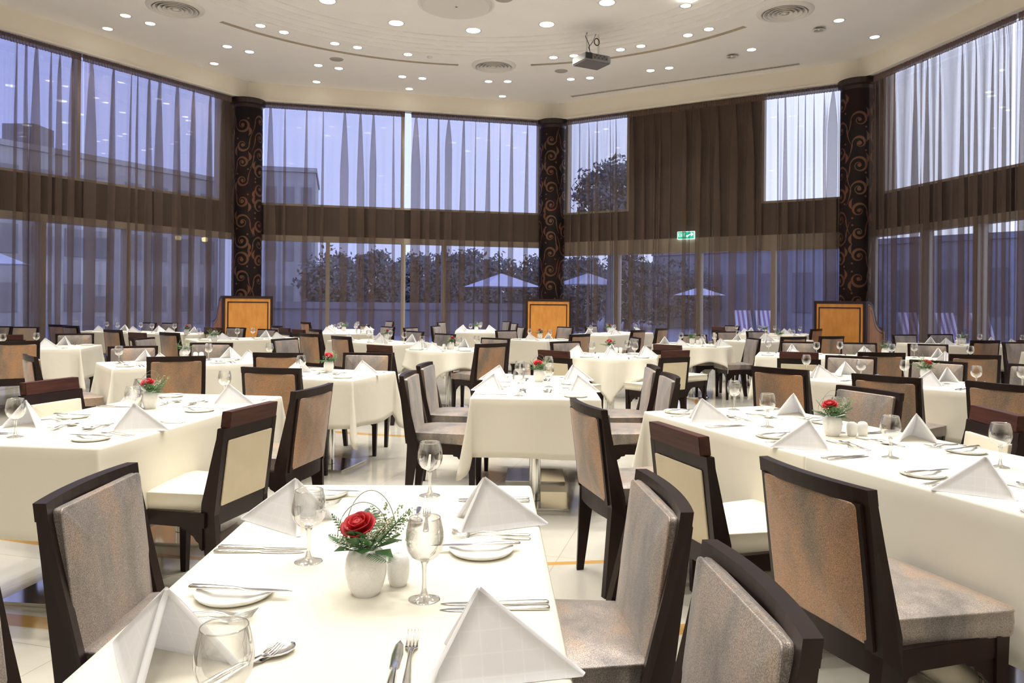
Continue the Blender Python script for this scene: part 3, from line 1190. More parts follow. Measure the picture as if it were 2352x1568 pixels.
def grey_chair():
    root = empty('dining_chair', label='x', cat='chair')
    # seat
    sp_ = MB().rings(pad(.465, .455, .075, .022, r_=.03))
    sp_.bend(lambda p: (p[0] * (1 + .05 * p[1]) * (1 - .17 * max(0, min(1, (-.12 - p[1]) / .05))), p[1] + .035, p[2] + .425))
    sp_.build('seat', 'taupe', root)
    # back pad, front and rear
    tf = Matrix.Rotation(-PI / 2, 4, 'X')
    for nm, mt, thick, crown, ys in (('back_cushion', 'taupe', .030, .026, 1), ('back_panel', 'copper', .010, .007, -1)):
        q = MB().rings(pad(.404 if ys > 0 else .392, .408 if ys > 0 else .380, thick, crown, r_=.014))

        def fn(p, ys=ys):
            x, y, z = p
            zz = y + (.636 if ys < 0 else .644)
            yy = -.216 + z if ys > 0 else -.236 - z
            return back_curve((x, yy, zz))
        q.bend(fn)
        if ys < 0:
            q.f = [f[::-1] for f in q.f]
        else:
            q.f = [f[::-1] for f in q.f]
        q.build(nm, mt, root, label='rear panel with its warm shading put into the colour' if ys < 0 else None)
    tr = MB()
    for (z0, z1, y0, y1) in ((.828, .872, -.258, -.226),):
        seg = 10
        rg = []
        for k in range(seg + 1):
            x = -.2335 + .467 * k / seg
            ring = [(x, y0, z0), (x, y1, z0), (x, y1, z1), (x, y0, z1)]
            rg.append([back_curve((px_, py_ + .018, pz_)) for px_, py_, pz_ in ring])
        tr.rings(rg, smooth=False)
    tr.build('top_rail', 'espresso', root)
    br_ = MB()
    rg = []
    for k in range(11):
        x = -.215 + .43 * k / 10
        rg.append([back_curve(p_) for p_ in ((x, -.232, .36), (x, -.200, .36), (x, -.200, .445), (x, -.232, .445))])
    br_.rings(rg, smooth=False)
    br_.build('lower_rail', 'espresso', root)
    for s in (-1, 1):
        post_side(s, .832).build('rear_leg', 'espresso', root)
        side = MB().rings([[back_curve((s * .186, -.246, z)), back_curve((s * .186, -.214, z)), back_curve((s * .212, -.214, z)), back_curve((s * .212, -.246, z))][::(1 if s > 0 else -1)] for z in (.43, .6, .83)], smooth=False)
        side.build('side_rail', 'espresso', root)
    apron_legs(root)
    return root


def apron_legs(root):
    MB().box(-.205, .205, .205, .230, .365, .43, bev=.002).build('apron', 'espresso', root)
    for s in (-1, 1):
        MB().box(s * .212 - .0125, s * .212 + .0125, -.20, .21, .365, .43, bev=.002).build('apron', 'espresso', root)
        x0, x1 = s * .183, s * .230
        l_ = MB()
        c = .2065 * s
        l_.hexa([(c - .0145, .198, 0), (c + .0145, .198, 0), (c + .0145, .227, 0), (c - .0145, .227, 0),
                 (c - .0235, .188, .43), (c + .0235, .188, .43), (c + .0235, .235, .43), (c - .0235, .235, .43)])
        l_.build('front_leg', 'espresso', root)
        brk = [(0, 0), (.105, 0), (.10, -.012), (.075, -.016), (.068, -.028), (.045, -.040), (.030, -.060), (.018, -.068), (.014, -.090), (0, -.10)]
        MB().prism([(.190 - p_[0], .366 + p_[1]) for p_ in brk], s * .2 - .008 + s * .01, s * .2 + .008 + s * .01).build('corner_bracket', 'espresso', root)
        MB().prism([(s * (.186 - p_[0]), .366 + p_[1]) for p_ in brk], .208, .222, axis='y').build('corner_bracket', 'espresso', root)
        MB().prism([(-.185 + p_[0], .366 + p_[1]) for p_ in brk], s * .2 - .008 + s * .01, s * .2 + .008 + s * .01).build('corner_bracket', 'espresso', root)


def white_chair():
    root = empty('dining_chair', label='x', cat='chair')
    sp_ = MB().rings(pad(.455, .455, .078, .012, r_=.02))
    sp_.bend(lambda p: (p[0] * (1 - .2 * max(0, min(1, (-.14 - p[1]) / .04))), p[1] + .035, p[2] + .425))
    sp_.build('seat', 'leather', root)

    def rk(p):
        x, y, z = p
        return (x, y - (z - .44) * .125 if z > .44 else y, z)
    q = MB().rings(pad(.345, .285, .03, .008, r_=.008))
    q.bend(lambda p: rk((p[0], -.218 + p[2], p[1] + .60)))
    q.f = [f[::-1] for f in q.f]
    q.build('back_cushion', 'leather', root)
    q = MB().rings(pad(.345, .285, .008, .003, r_=.008))
    q.bend(lambda p: rk((p[0], -.238 - p[2], p[1] + .60)))
    q.build('back_panel', 'leather_back', root, label='beige rear panel')
    fr = MB()
    fr.box(-.212, .212, -.240, -.205, .745, .80, bev=.002)
    fr.bend(rk)
    fr.build('top_rail', 'espresso', root)
    fr = MB().box(-.2, .2, -.238, -.206, .37, .462, bev=.002)
    fr.bend(rk)
    fr.build('lower_rail', 'espresso', root)
    sl_ = MB().box(-.190, .190, -.252, -.205, .801, .872, bev=.002)
    sl_.bend(rk)
    sl_.build('head_slab', 'slab_wood', root, label='red-brown grained slab on top of the back')
    for s in (-1, 1):
        p_ = post_side(s, .80, 0.0)
        p_.bend(lambda v: (v[0] * .915, v[1] - .004, v[2]))
        p_.build('rear_leg', 'espresso', root)
        MB().hexa([rk(c_) for c_ in ((s * .190 - .018, -.240, .44), (s * .190 + .018, -.240, .44), (s * .190 + .018, -.206, .44), (s * .190 - .018, -.206, .44),
                                     (s * .190 - .018, -.240, .75), (s * .190 + .018, -.240, .75), (s * .190 + .018, -.206, .75), (s * .190 - .018, -.206, .75))]).build('side_rail', 'espresso', root)
    apron_legs(root)
    return root


CH = {'G': grey_chair(), 'W': white_chair()}

# image columns and rows of the two upper corners of each chair's back, kind, view (B from behind, F from the front), guess of turn, table
CHAIRS = [
    (-25, 749, 22, 749, 'G', 'F', 20, 'U'), (38, 750, 83, 751, 'G', 'F', 20, 'U'), (112, 744.7, 152, 746, 'G', 'B', -10, 'U'), (166.7, 746.4, 202, 748, 'G', 'B', -10, 'U'),
    (238, 755.7, 278, 758.3, 'G', 'B', -15, 'U'), (366.5, 762.5, 410, 764.6, 'G', 'B', -15, 'U'), (330, 739.6, 359, 740.4, 'G', 'F', -20, 'U'), (374, 741, 408, 742, 'G', 'F', -20, 'U'),
    (301, 762.5, 337.6, 765, 'W', 'B', -15, 'U'), (311, 776, 345, 776, 'G', 'F', 60, 'V'), (126, 766, 218.5, 766, 'G', 'F', 12, 'T'), (-23, 768.5, 54.8, 768.5, 'W', 'B', 12, 'T'),
    (-20, 783, 93.5, 783, 'G', 'B', 12, 'T'), (54.4, 812.7, 80, 820, 'G', 'B', -46, 'T'), (246, 795.7, 365.7, 794, 'G', 'F', 25, 'S'), (337.6, 820, 474, 817, 'G', 'B', 25, 'S'),
    (438, 788, 535, 786.3, 'G', 'F', 15, 'S'), (523, 751.5, 565, 752.3, 'G', 'F', -20, 'V'), (473, 751.5, 512, 752, 'W', 'B', -15, 'U'), (594.7, 754.9, 637, 756.6, 'G', 'F', -20, 'V'),
    (623, 746.4, 646, 749, 'G', 'B', -30, 'Q'), (645, 752.5, 668, 753, 'W', 'B', -30, 'Q'), (636, 780, 670, 775, 'G', 'F', 40, 'V'), (675.5, 756, 702, 757, 'W', 'B', -20, 'Q'),
    (690, 766, 732.5, 767, 'G', 'B', -10, 'Q'), (710, 755, 736, 756.6, 'G', 'B', -30, 'Q'), (691, 738.7, 712, 740.4, 'G', 'B', -40, 'Q'), (761, 771, 804, 773, 'G', 'B', -20, 'R'),
    (581, 811.8, 696, 808.4, 'G', 'B', 10, 'S'), (554, 842.4, 689, 846.7, 'G', 'B', -10, 'C'), (679, 899.4, 760.5, 880, 'G', 'B', None, 'B'), (503, 984, 620.7, 953, 'w', 'B', None, 'B'),
    (56, 909, 184.5, 891.8, 'w', 'F', None, 'B'), (75, 1162, 304, 1060.5, 'G', 'F', None, 'A'), (1478, 1078, 1585, 1178, 'G', 'F', None, 'A'),
    (1637, 1240, 1880, 1470, 'G', 'F', None, 'A'), (1745, 1047, 2005, 1130, 'G', 'B', None, 'E'), (1500, 1001, 1650.6, 1053.7, 'w', 'B', None, 'E'), (1308, 912, 1390, 945, 'G', 'B', None, 'E'),
    (917, 865.4, 952, 849, 'G', 'F', None, 'D'), (956.5, 841.6, 989, 829.7, 'G', 'F', None, 'D'), (1491.7, 835.6, 1514.6, 847.5, 'G', 'F', None, 'D'), (1523, 852.6, 1564, 870.5, 'G', 'F', None, 'D'),
    (1094, 789.7, 1165, 788, 'G', 'B', 15, 'M'), (1097, 775, 1162, 778.7, 'G', 'F', -15, 'M'), (1137.6, 759, 1186, 758, 'G', 'F', 20, 'N'), (1000.7, 765, 1046.6, 767.6, 'G', 'F', -20, 'M'),
    (989.6, 750, 1009, 746, 'G', 'F', 60, 'O'), (1004, 741, 1020, 738, 'G', 'F', 60, 'O'), (1157, 736, 1172.5, 738, 'G', 'F', -60, 'O'), (1178, 740.5, 1189.5, 744, 'G', 'F', -60, 'O'), (1193, 749, 1207, 753, 'G', 'F', -60, 'O'),
    (926.7, 751.5, 957, 752.3, 'G', 'F', 45, 'R'), (937, 760, 973.5, 761, 'G', 'F', -40, 'R'), (877, 749, 907, 750.6, 'G', 'F', -40, 'R'), (888.5, 736, 904.6, 738.7, 'G', 'F', -50, 'Q'),
    (828, 744.7, 846, 745.5, 'G', 'B', -40, 'Q'), (849, 790.6, 902, 794.8, 'W', 'B', -25, 'R'), (790, 810.5, 900.7, 810.5, 'G', 'F', -10, 'C'),
    (1241.7, 802.5, 1309, 807.6, 'W', 'B', -15, 'N'), (1263.8, 784.6, 1331, 783.8, 'G', 'F', 10, 'L'), (1310.5, 767.6, 1355.6, 766.8, 'G', 'B', 20, 'P'), (1283, 750.6, 1316.5, 750.6, 'G', 'F', -25, 'N'),
    (1343.7, 748, 1368, 748, 'G', 'F', 40, 'P'), (1451, 758, 1482, 757.4, 'G', 'B', 35, 'P'), (1508, 754, 1534, 753, 'G', 'B', 45, 'P'), (1454, 772, 1470, 777, 'G', 'F', -60, 'L'),
    (1518, 805, 1577.6, 805, 'W', 'B', 15, 'K'), (1506, 789, 1565.6, 794, 'W', 'B', -20, 'K'), (1640, 750.6, 1664, 750.6, 'W', 'B', -40, 'J'), (1670.6, 746, 1693.5, 747, 'G', 'F', -40, 'J'),
    (1644, 761.7, 1694, 760.8, 'G', 'F', 10, 'I'), (1721.6, 760.8, 1770, 760.8, 'G', 'F', 20, 'I'), (1825, 755, 1850, 753, 'G', 'B', 40, 'J'), (1571, 770, 1631.5, 769, 'G', 'F', 0, 'K'),
    (1716, 774, 1736, 779, 'G', 'F', -60, 'K'), (1794.7, 772.7, 1852.5, 773.6, 'G', 'B', 0, 'I'), (1791, 783.8, 1876, 785.5, 'G', 'F', -15, 'G'), (1883, 772, 1939, 772, 'G', 'B', 10, 'I'),
    (1927, 786, 2013, 788, 'G', 'F', -15, 'G'), (1788, 807.6, 1882, 809, 'W', 'B', -20, 'G'), (1896, 816, 2015, 820, 'G', 'F', -38, 'F'), (1970, 807.6, 2079.6, 811, 'G', 'B', -20, 'G'),
    (2083.8, 789.7, 2177, 790.6, 'G', 'F', -15, 'G'), (2049, 767.6, 2103, 768.5, 'G', 'F', 0, 'H'), (2132, 766, 2186.7, 766, 'G', 'F', 0, 'H'), (2231, 781, 2297, 782, 'G', 'B', 0, 'H'),
    (2306.6, 785.5, 2377, 786, 'G', 'F', 0, 'X'), (2324, 779.5, 2390, 780, 'W', 'B', 0, 'H'), (2179, 812.7, 2299, 816, 'G', 'B', -20, 'G'), (2089, 826, 2222, 832, 'G', 'F', -38, 'F'),
    (2323.6, 836.5, 2450, 842, 'G', 'F', -38, 'F'), (1725, 840.7, 1854, 850, 'G', 'B', -42, 'F'), (1954, 858.6, 2113.6, 867.5, 'G', 'B', -42, 'F'), (1926, 883.7, 2076, 904, 'G', 'F', None, 'E'),
    (2222, 876.5, 2385, 886, 'G', 'B', -35, 'F'), (2181, 950, 2400, 1010, 'w', 'F', None, 'E'),
]
PHRASE = {'A': 'the front centre table', 'B': 'the front left table', 'C': 'the square table left of centre', 'D': 'the middle centre table',
          'E': 'the long front right table', 'F': 'the second long right table', 'G': 'the third long right table', 'H': 'the rear right wall table',
          'I': 'the table before right station', 'J': 'the farthest right rear table', 'K': 'the round table right of centre', 'L': 'the round table behind middle one',
          'M': 'the round table left of centre', 'N': 'the square table before middle station', 'O': 'the farthest centre table', 'P': 'the table right of middle station',
          'Q': 'the farthest left centre table', 'R': 'the rear left centre table', 'S': 'the second left table', 'T': 'the left edge table',
          'U': 'the long left wall table', 'V': 'the table before left station', 'X': 'the last right edge table', 'E2': 'the near end of the front right table'}


def chair_pose(x1, y1, x2, y2, kind, view, hint):
    zt = .80 if kind == 'w' else .87
    w_ = {'G': .465, 'W': .38, 'w': .425}[kind]
    if hint is None:
        a_, b_ = at(x1, y1, zt), at(x2, y2, zt)
        mid = (a_ + b_) / 2
        u = (b_ - a_)
        u.z = 0
        u.normalize()
    else:
        ym = (y1 + y2) / 2
        mid = at((x1 + x2) / 2, ym, zt)
        s = mid.x / mid.y
        A = (x2 - x1) * mid.y / FPX / w_
        RR = math.sqrt(1 + s * s)
        de = math.atan(s)
        ac = math.acos(max(-1, min(1, A / RR)))
        c1, c2 = -de + ac, -de - ac
        h_ = R(hint)
        phi = c1 if abs(c1 - h_) < abs(c2 - h_) else c2
        if abs(phi - h_) > R(25):
            phi = h_ + (R(25) if phi > h_ else -R(25))
        u = Vector((math.cos(phi), math.sin(phi), 0))
    # the chair faces across the line of its back
    fwd = Vector((-u.y, u.x, 0)) if view == 'B' else Vector((u.y, -u.x, 0))
    rz = math.atan2(fwd.y, fwd.x) - PI / 2
    yb = -.262 if kind == 'G' else -.255
    loc = mid - fwd * yb
    return (loc.x, loc.y, 0), rz, mid


# key: centre x, y, turn of the long axis, length, width, settings per side, drop
TABLES = {
    'A': (-.315, 1.70, 91.5, 1.62, .80, 2), 'B': (-1.957, 3.995, 82.7, 1.74, .80, 2), 'C': (-1.495, 6.30, 75, .80, .80, 1),
    'D': (.18, 5.57, 88.0, 1.52, .82, 2), 'E': None, 'F': (3.31, 5.90, -42, 2.4, .80, 3), 'G': (4.15, 8.94, -21, 2.4, .85, 3),
    'H': (7.25, 12.05, -5, 1.9, .80, 2), 'I': (4.33, 12.96, 38, 1.6, .80, 2), 'J': (5.35, 15.9, -31, 1.6, .80, 2),
    'N': (.445, 12.46, -35, .80, .80, 1), 'O': (-.75, 15.9, 92, 1.6, .80, 2), 'P': (2.04, 15.26, 55, 2.0, .80, 2),
    'Q': (-3.25, 15.1, 100, 2.4, .95, 3), 'R': (-1.95, 11.34, -43, 1.6, .80, 2), 'S': (-3.06, 7.39, 37, 1.6, .82, 2),
    'T': (-6.06, 9.38, 14, 1.6, .90, 2), 'U': (-6.65, 13.85, -23, 2.6, .80, 3), 'V': (-4.15, 11.85, 35, 1.6, .80, 2), 'X': (7.35, 9.75, -20, 1.2, .80, 1),
}
ROUND = {'K': (2.65, 11.2, .57, 10), 'L': (1.15, 8.78, .52, 37), 'M': (-.80, 9.75, .55, 20)}
RECTS = [t[:5] for t in TABLES.values() if t] + [(x, y, d, r_ * 1.75, r_ * 1.75) for (x, y, r_, d) in ROUND.values()]


def inside(x, y):
    best = -9
    for (cx, cy, dg, l_, w_) in RECTS:
        a = R(dg)
        dx, dy = x - cx, y - cy
        u_, v_ = dx * math.cos(a) + dy * math.sin(a), -dx * math.sin(a) + dy * math.cos(a)
        best = max(best, min(l_ / 2 - abs(u_), w_ / 2 - abs(v_)))
    return best


groups = {}
for c in CHAIRS:
    k = 'G' if c[4] == 'G' else 'W'
    groups.setdefault((k, c[5], c[7]), []).append(c)
KT = {'G': 'taupe fabric chair', 'W': 'cream leather chair'}
chair_locs = []
for (k, vw, tb), L in groups.items():
    L.sort(key=lambda c: c[0] + c[2])
    for j, c in enumerate(L):
        loc, rz, mid = chair_pose(*c[:7])
        for i_ in (1, 2, 3, 4):
            a_, d_w, n_w, L_w = wall_frame(i_)
            for _ in range(30):
                if (a_ - Vector(loc)).dot(n_w) < .48 and 0 < (Vector(loc) - a_).dot(d_w) < L_w:
                    loc = (loc[0] * .993, loc[1] * .993, 0)
        f_ = Vector((-math.sin(rz), math.cos(rz), 0))
        for _ in range(18):
            if loc[1] > 6.6 and inside(loc[0], loc[1]) > -.06:
                loc = (loc[0] - f_.x * .02, loc[1] - f_.y * .02, 0)
        vt = 'seen from behind' if vw == 'B' else 'facing the camera'
        if len(L) == 1:
            pos = ''
        elif len(L) == 2:
            pos = (', left one', ', right one')[j]
        else:
            pos = ', %s from left' % ORD[j]
        lab = '%s %s at %s%s' % (KT[k], vt, PHRASE[tb], pos)
        place('ch' + k, CH[k], loc, rz, lab, 'dining chairs around the tables')
        chair_locs.append((loc[0], loc[1], rz, tb, vw, k, c[0]))
dup(CH['G'], (-.78, 1.27, 0), R(-90), 'taupe fabric chair cut off by the left edge beside the front centre table', 'dining chairs around the tables')


# ---------------------------------------------------------------- tables
def ang_axes(deg):
    a = R(deg)
    return Vector((math.cos(a), math.sin(a), 0)), Vector((-math.sin(a), math.cos(a), 0))


TH = .75


def drape(verts_top, normals, lens, flares, z0, name, parent=None, label=None, mat='cream_cloth', scale_row=9):
    """sheet over a table: flat top and a hanging skirt"""
    n = len(verts_top)
    rg = []
    rg.append([(p[0] - q[0] * .012, p[1] - q[1] * .012, z0 + .003) for p, q in zip(verts_top, normals)])
    rg.append([(p[0] + q[0] * .001, p[1] + q[1] * .001, z0 + .0015) for p, q in zip(verts_top, normals)])
    rg.append([(p[0] + q[0] * .005, p[1] + q[1] * .005, z0 - .006) for p, q in zip(verts_top, normals)])
    for r_ in range(1, scale_row + 1):
        t = r_ / scale_row
        row = []
        for i in range(n):
            p, q = verts_top[i], normals[i]
            L_ = lens[i]
            o_ = .005 + flares[i] * t ** 1.1 * min(1, L_ / .2)
            row.append((p[0] + q[0] * o_, p[1] + q[1] * o_, z0 - .006 - (L_ - .006) * t))
        rg.append(row)
    m_ = MB()
    m_.rings(rg, cap0=True, cap1=False, smooth=True)
    for i, f in enumerate(m_.f):
        if len(f) > 4:
            m_.sm[i] = False
    o_ = m_.build(name, mat, parent, label=label, cat='tablecloth')
    md = o_.modifiers.new('thickness', 'SOLIDIFY')
    md.thickness = .002
    md.offset = -1
    return o_


def pedestal(root, x, y):
    q = empty_child('pedestal', root)
    return q


def make_table(key, cx, cy, deg, l_, w_, mods):
    t = empty('dining_table', (cx, cy, 0), R(deg), label='pedestal table hidden under the cloth of %s' % PHRASE[key], cat='table')
    MB().box(-l_ / 2 + .005, l_ / 2 - .005, -w_ / 2 + .005, w_ / 2 - .005, TH - .03, TH - .004, bev=.003).build('tabletop', 'dark_trim', t)
    for k in range(mods):
        x = -l_ / 2 + l_ * (k + .5) / mods
        MB().lathe([(.04, .018), (.04, TH - .03)], 24).bend(lambda p: (p[0] + x, p[1], p[2])).build('pedestal_column', 'chrome', t)
        MB().box(x - .225, x + .225, -.225, .225, .001, .016, bev=.003).build('base_plate', 'chrome', t)


rc = random.Random(21)


def make_cloth(key, cx, cy, deg, l_, w_, drop=.375, ends=(1, 1), label=None, mat='cream_cloth'):
    vt, nm, ln, fl = [], [], [], []
    sides = [((-l_ / 2, -w_ / 2), (l_ / 2, -w_ / 2), (0, -1), 1), ((l_ / 2, -w_ / 2), (l_ / 2, w_ / 2), (1, 0), ends[1]),
             ((l_ / 2, w_ / 2), (-l_ / 2, w_ / 2), (0, 1), 1), ((-l_ / 2, w_ / 2), (-l_ / 2, -w_ / 2), (-1, 0), ends[0])]
    ph = rc.uniform(0, 6)
    for si, (a_, b_, n_, on) in enumerate(sides):
        nxt = sides[(si + 1) % 4]
        steps = 14
        L_ = math.hypot(b_[0] - a_[0], b_[1] - a_[1])
        r_ = .012
        for k in range(steps + 1):
            t = r_ / L_ + (1 - 2 * r_ / L_) * k / steps
            vt.append((a_[0] + (b_[0] - a_[0]) * t, a_[1] + (b_[1] - a_[1]) * t))
            nm.append(n_)
            ed = min(t, 1 - t) * L_
            ln.append(drop * (1 + .02 * math.sin(7 * t + ph)) if on else .012)
            fl.append((.012 + .014 * math.sin(5.1 * t * L_ * 2 + ph + si) - .02 * math.exp(-(ed / .09) ** 2)) if on else 0)
        m_ = 10
        for k in range(1, m_):
            c = k / m_
            a = c * PI / 2
            n2 = nxt[2]
            d = (n_[0] * math.cos(a) + n2[0] * math.sin(a), n_[1] * math.cos(a) + n2[1] * math.sin(a))
            vt.append((b_[0] - (n_[0] + n2[0]) * r_ + d[0] * r_, b_[1] - (n_[1] + n2[1]) * r_ + d[1] * r_))
            nm.append(d)
            both = on and nxt[3]
            ww = on * (1 - c) + nxt[3] * c
            ln.append(drop * (1 + .36 * math.sin(PI * c) ** 1.2) if both else .012 + (drop - .012) * ww)
            fl.append((.012 + .105 * math.exp(-((c - .5) / .2) ** 2)) if both else .01)
    ob = drape(vt, nm, ln, fl, TH, 'tablecloth', label=label or ('cream cloth draped over %s' % PHRASE[key]), mat=mat)
    ob.location = (cx, cy, 0)
    ob.rotation_euler = (0, 0, R(deg))
    return ob


def make_round(key, cx, cy, rad, deg):
    t = empty('dining_table', (cx, cy, 0), R(deg), label='pedestal table hidden under the cloth of %s' % PHRASE[key], cat='table')
    MB().lathe([(.001, TH - .03), (rad - .01, TH - .03), (rad - .004, TH - .02), (rad - .004, TH - .004), (.001, TH - .004)], 48, smooth=False).build('tabletop', 'dark_trim', t)
    MB().lathe([(.04, .018), (.04, TH - .03)], 24).build('pedestal_column', 'chrome', t)
    MB().lathe([(.001, .018), (.25, .016), (.255, .001)], 36, smooth=False).build('base_plate', 'chrome', t)
    vt, nm, ln, fl = [], [], [], []
    n = 144
    half = rad + .20
    for k in range(n):
        a = 2 * PI * k / n
        c, s = math.cos(a), math.sin(a)
        vt.append((rad * c, rad * s))
        nm.append((c, s))
        mx_ = half / max(abs(c), abs(s))
        L_ = min(mx_ - rad, .50)
        ln.append(L_)
        # folds gather towards the corners
        fl.append(.035 + .045 * math.sin(10 * a + .6) * min(1, L_ / .3) - (.04 if L_ > .4 else 0))
    ob = drape(vt, nm, ln, fl, TH, 'tablecloth', label='square cream cloth on %s' % PHRASE[key])
    ob.location = (cx, cy, 0)
    ob.rotation_euler = (0, 0, R(deg))


for k, t in TABLES.items():
    if t:
        cx, cy, dg, l_, w_, ns_ = t
        make_table(k, cx, cy, dg, l_, w_, max(1, round(l_ / .8)))
        make_cloth(k, cx, cy, dg, l_, w_)
for k, (cx, cy, rad, dg) in ROUND.items():
    make_round(k, cx, cy, rad, dg)
# the long front right table: two cloths meeting
EX, EY = ang_axes(-70)
E0 = Vector((.75, 4.28, 0))
WE = .84
e1c = E0 + EX * .645 + EY * (WE / 2)
e2c = E0 + EX * (1.29 + .96) + EY * (WE / 2)
make_table('E', e1c.x, e1c.y, -70, 1.29, WE, 2)
make_table('E2', e2c.x, e2c.y, -70, 1.92, WE, 2)
make_cloth('E', e1c.x, e1c.y, -70, 1.29, WE, ends=(1, 0), label='warm white cloth on the far end of the long front right table')
make_cloth('E2', e2c.x, e2c.y, -70, 1.92, WE, drop=.43, ends=(0, 1), label='ivory cloth on the near end of the long front right table', mat='white_cloth')
e2 = MB()


# ---------------------------------------------------------------- tableware
def napkin_proto():
    """pyramid fold: a ridge running down from the peak, two triangular wings, open behind"""
    h_ = .128
    A_, B_, C_ = Vector((-.085, .075, 0)), Vector((.085, .075, 0)), Vector((0, -.165, 0))
    T_ = Vector((0, .008, h_))
    mb_ = MB()
    uvs = []
    for (P, s) in ((A_, -1), (B_, 1)):
        nrm = (P - T_).cross(C_ - T_).normalized()
        if nrm.x * s < 0:
            nrm = -nrm
        N = 8
        for layer, off in ((0, .004), (1, -.003)):
            vs, fs, idx = [], [], {}
            for i in range(N + 1):
                for j in range(N + 1 - i):
                    a, b_ = i / N, j / N
                    c = 1 - a - b_
                    p = T_ * c + P * a + C_ * b_
                    bul = 4 * (a * b_ + b_ * c + a * c) / 1.33
                    p = p + nrm * (off * (1 if a + b_ > 0 else .3) + .004 * bul * (a + b_))
                    # soften the peak and ridge
                    p.x += s * .0035 * (1 - a)
                    if p.z < .0:
                        p.z = 0
                    idx[(i, j)] = len(vs)
                    vs.append(p)
                    q_ = (P * a + C_ * b_ + T_ * c)
                    e1_ = (P - C_).normalized()
                    e2_ = nrm.cross(e1_)
                    uvs.append((q_.dot(e1_) + .5, q_.dot(e2_) + .5))
            for i in range(N):
                for j in range(N - i):
                    q = (idx[(i, j)], idx[(i + 1, j)], idx[(i, j + 1)])
                    fs.append(q)
                    if j < N - i - 1:
                        fs.append((idx[(i + 1, j)], idx[(i + 1, j + 1)], idx[(i, j + 1)]))
            mb_.add(vs, fs)
            # border strip joins the layers
        n_l = len(vs)
        base = len(mb_.v) - 2 * n_l
        rim = [idx[(i, 0)] for i in range(N + 1)] + [idx[(N - j, j)] for j in range(1, N + 1)] + [idx[(0, N - j)] for j in range(1, N)]
        for k in range(len(rim)):
            a, b_ = rim[k], rim[(k + 1) % len(rim)]
            mb_.f.append([base + a, base + b_, base + n_l + b_, base + n_l + a])
            mb_.sm.append(False)
    # rounded fold over the ridge
    pts = [T_ * (1 - t) + C_ * t + Vector((0, -.002, .002)) for t in [k / 8 for k in range(9)]]
    n0 = len(mb_.v)
    mb_.tube(pts, .0040, 8)
    uvs += [(.0, .0)] * (len(mb_.v) - n0)
    for s, P in ((-1, A_), (1, B_)):
        n0 = len(mb_.v)
        mb_.tube([T_ * (1 - t) + P * t for t in [k / 6 for k in range(7)]], [.004 + .003 * k / 6 for k in range(7)], 8)
        uvs += [(.0, .0)] * (len(mb_.v) - n0)
    me = mb_.mesh('napkin', 'napkin')
    uvl = me.uv_layers.new(name='UVMap')
    for lp in me.loops:
        uvl.data[lp.index].uv = uvs[lp.vertex_index]
    o_ = bpy.data.objects.new('napkin', me)
    COL.objects.link(o_)
    tag(o_, 'x', 'napkin')
    return o_


NAP = napkin_proto()


def glass_proto():
    root = empty('wine_glass', label='x', cat='glass')
    outer = [(.006, .078), (.014, .082), (.027, .089), (.0355, .102), (.0395, .119), (.0385, .138), (.0350, .155), (.0315, .168)]
    MB().lathe([(.001, .078)] + outer, 32).build('bowl', 'glass', root)
    MB().lathe([(.0305, .1672), (.0312, .1684), (.0321, .1672), (.0312, .166), (.0305, .1672)], 28).build('rim', 'glass', root)
    MB().lathe([(.001, .084), (.009, .079), (.006, .072), (.0045, .055), (.0042, .035), (.0055, .020), (.009, .010)], 14).build('stem', 'solid_glass', root)
    MB().lathe([(.009, .010), (.018, .0065), (.030, .0035), (.033, .0018), (.033, .0), (.001, .0005)], 28).build('foot', 'solid_glass', root)
    return root


GLA = glass_proto()


def loft(sections, n=10):
    """sections along x: (x, half width, half thickness, z)"""
    rg = []
    for x, hw, ht, z in sections:
        rg.append([(x, hw * math.cos(2 * PI * k / n), z + ht * math.sin(2 * PI * k / n)) for k in range(n)])
    return rg


def simple(name, cat, mb_, mat='steel'):
    return mb_.build(name, mat, label='x', cat=cat)


KN = simple('table_knife', 'knife', MB().rings(loft([(-.105, .005, .003, .0045), (-.10, .0085, .0048, .005), (-.06, .0082, .0045, .005), (-.01, .0062, .0035, .0045), (.005, .0045, .0022, .004),
            (.012, .0085, .0010, .003), (.06, .0100, .0009, .003), (.095, .0075, .0008, .003), (.112, .001, .0005, .003)])))
fk = MB().rings(loft([(-.10, .004, .002, .003), (-.095, .0085, .0026, .003), (-.06, .0072, .0024, .0035), (-.01, .0040, .0018, .009), (.02, .0034, .0016, .012),
                      (.04, .0060, .0014, .009), (.052, .0115, .0012, .006), (.060, .0118, .0012, .005)]))
for k in range(4):
    y = -.0093 + .0062 * k
    fk.tube([(.058, y, .005), (.075, y, .006), (.090, y * .98, .010), (.103, y * .95, .016)], [.0019, .0017, .0014, .0007], 6)
FK = simple('fork', 'fork', fk)
sn = MB().rings(loft([(-.10, .004, .002, .003), (-.095, .0085, .0026, .003), (-.06, .0070, .0024, .0035), (-.01, .0038, .0018, .009), (.025, .0034, .0018, .011), (.036, .006, .0015, .010)]))
rgs = []
for (x, hw, dz_) in ((.032, .004, .0), (.040, .012, -.003), (.052, .0185, -.006), (.066, .021, -.0075), (.080, .0185, -.006), (.090, .012, -.003), (.096, .003, .0)):
    row = [(x, hw * math.cos(a), .0105 + dz_ * math.sin(a) * (1 if math.sin(a) > 0 else 0)) for a in [PI * k / 10 for k in range(11)]]
    row += [(x, -hw * math.cos(a) * .96, .0115 + dz_ * .85 * math.sin(a)) for a in [PI * k / 10 for k in range(11)]]
    rgs.append(row)
sn.rings(rgs)
SN = simple('spoon', 'spoon', sn)
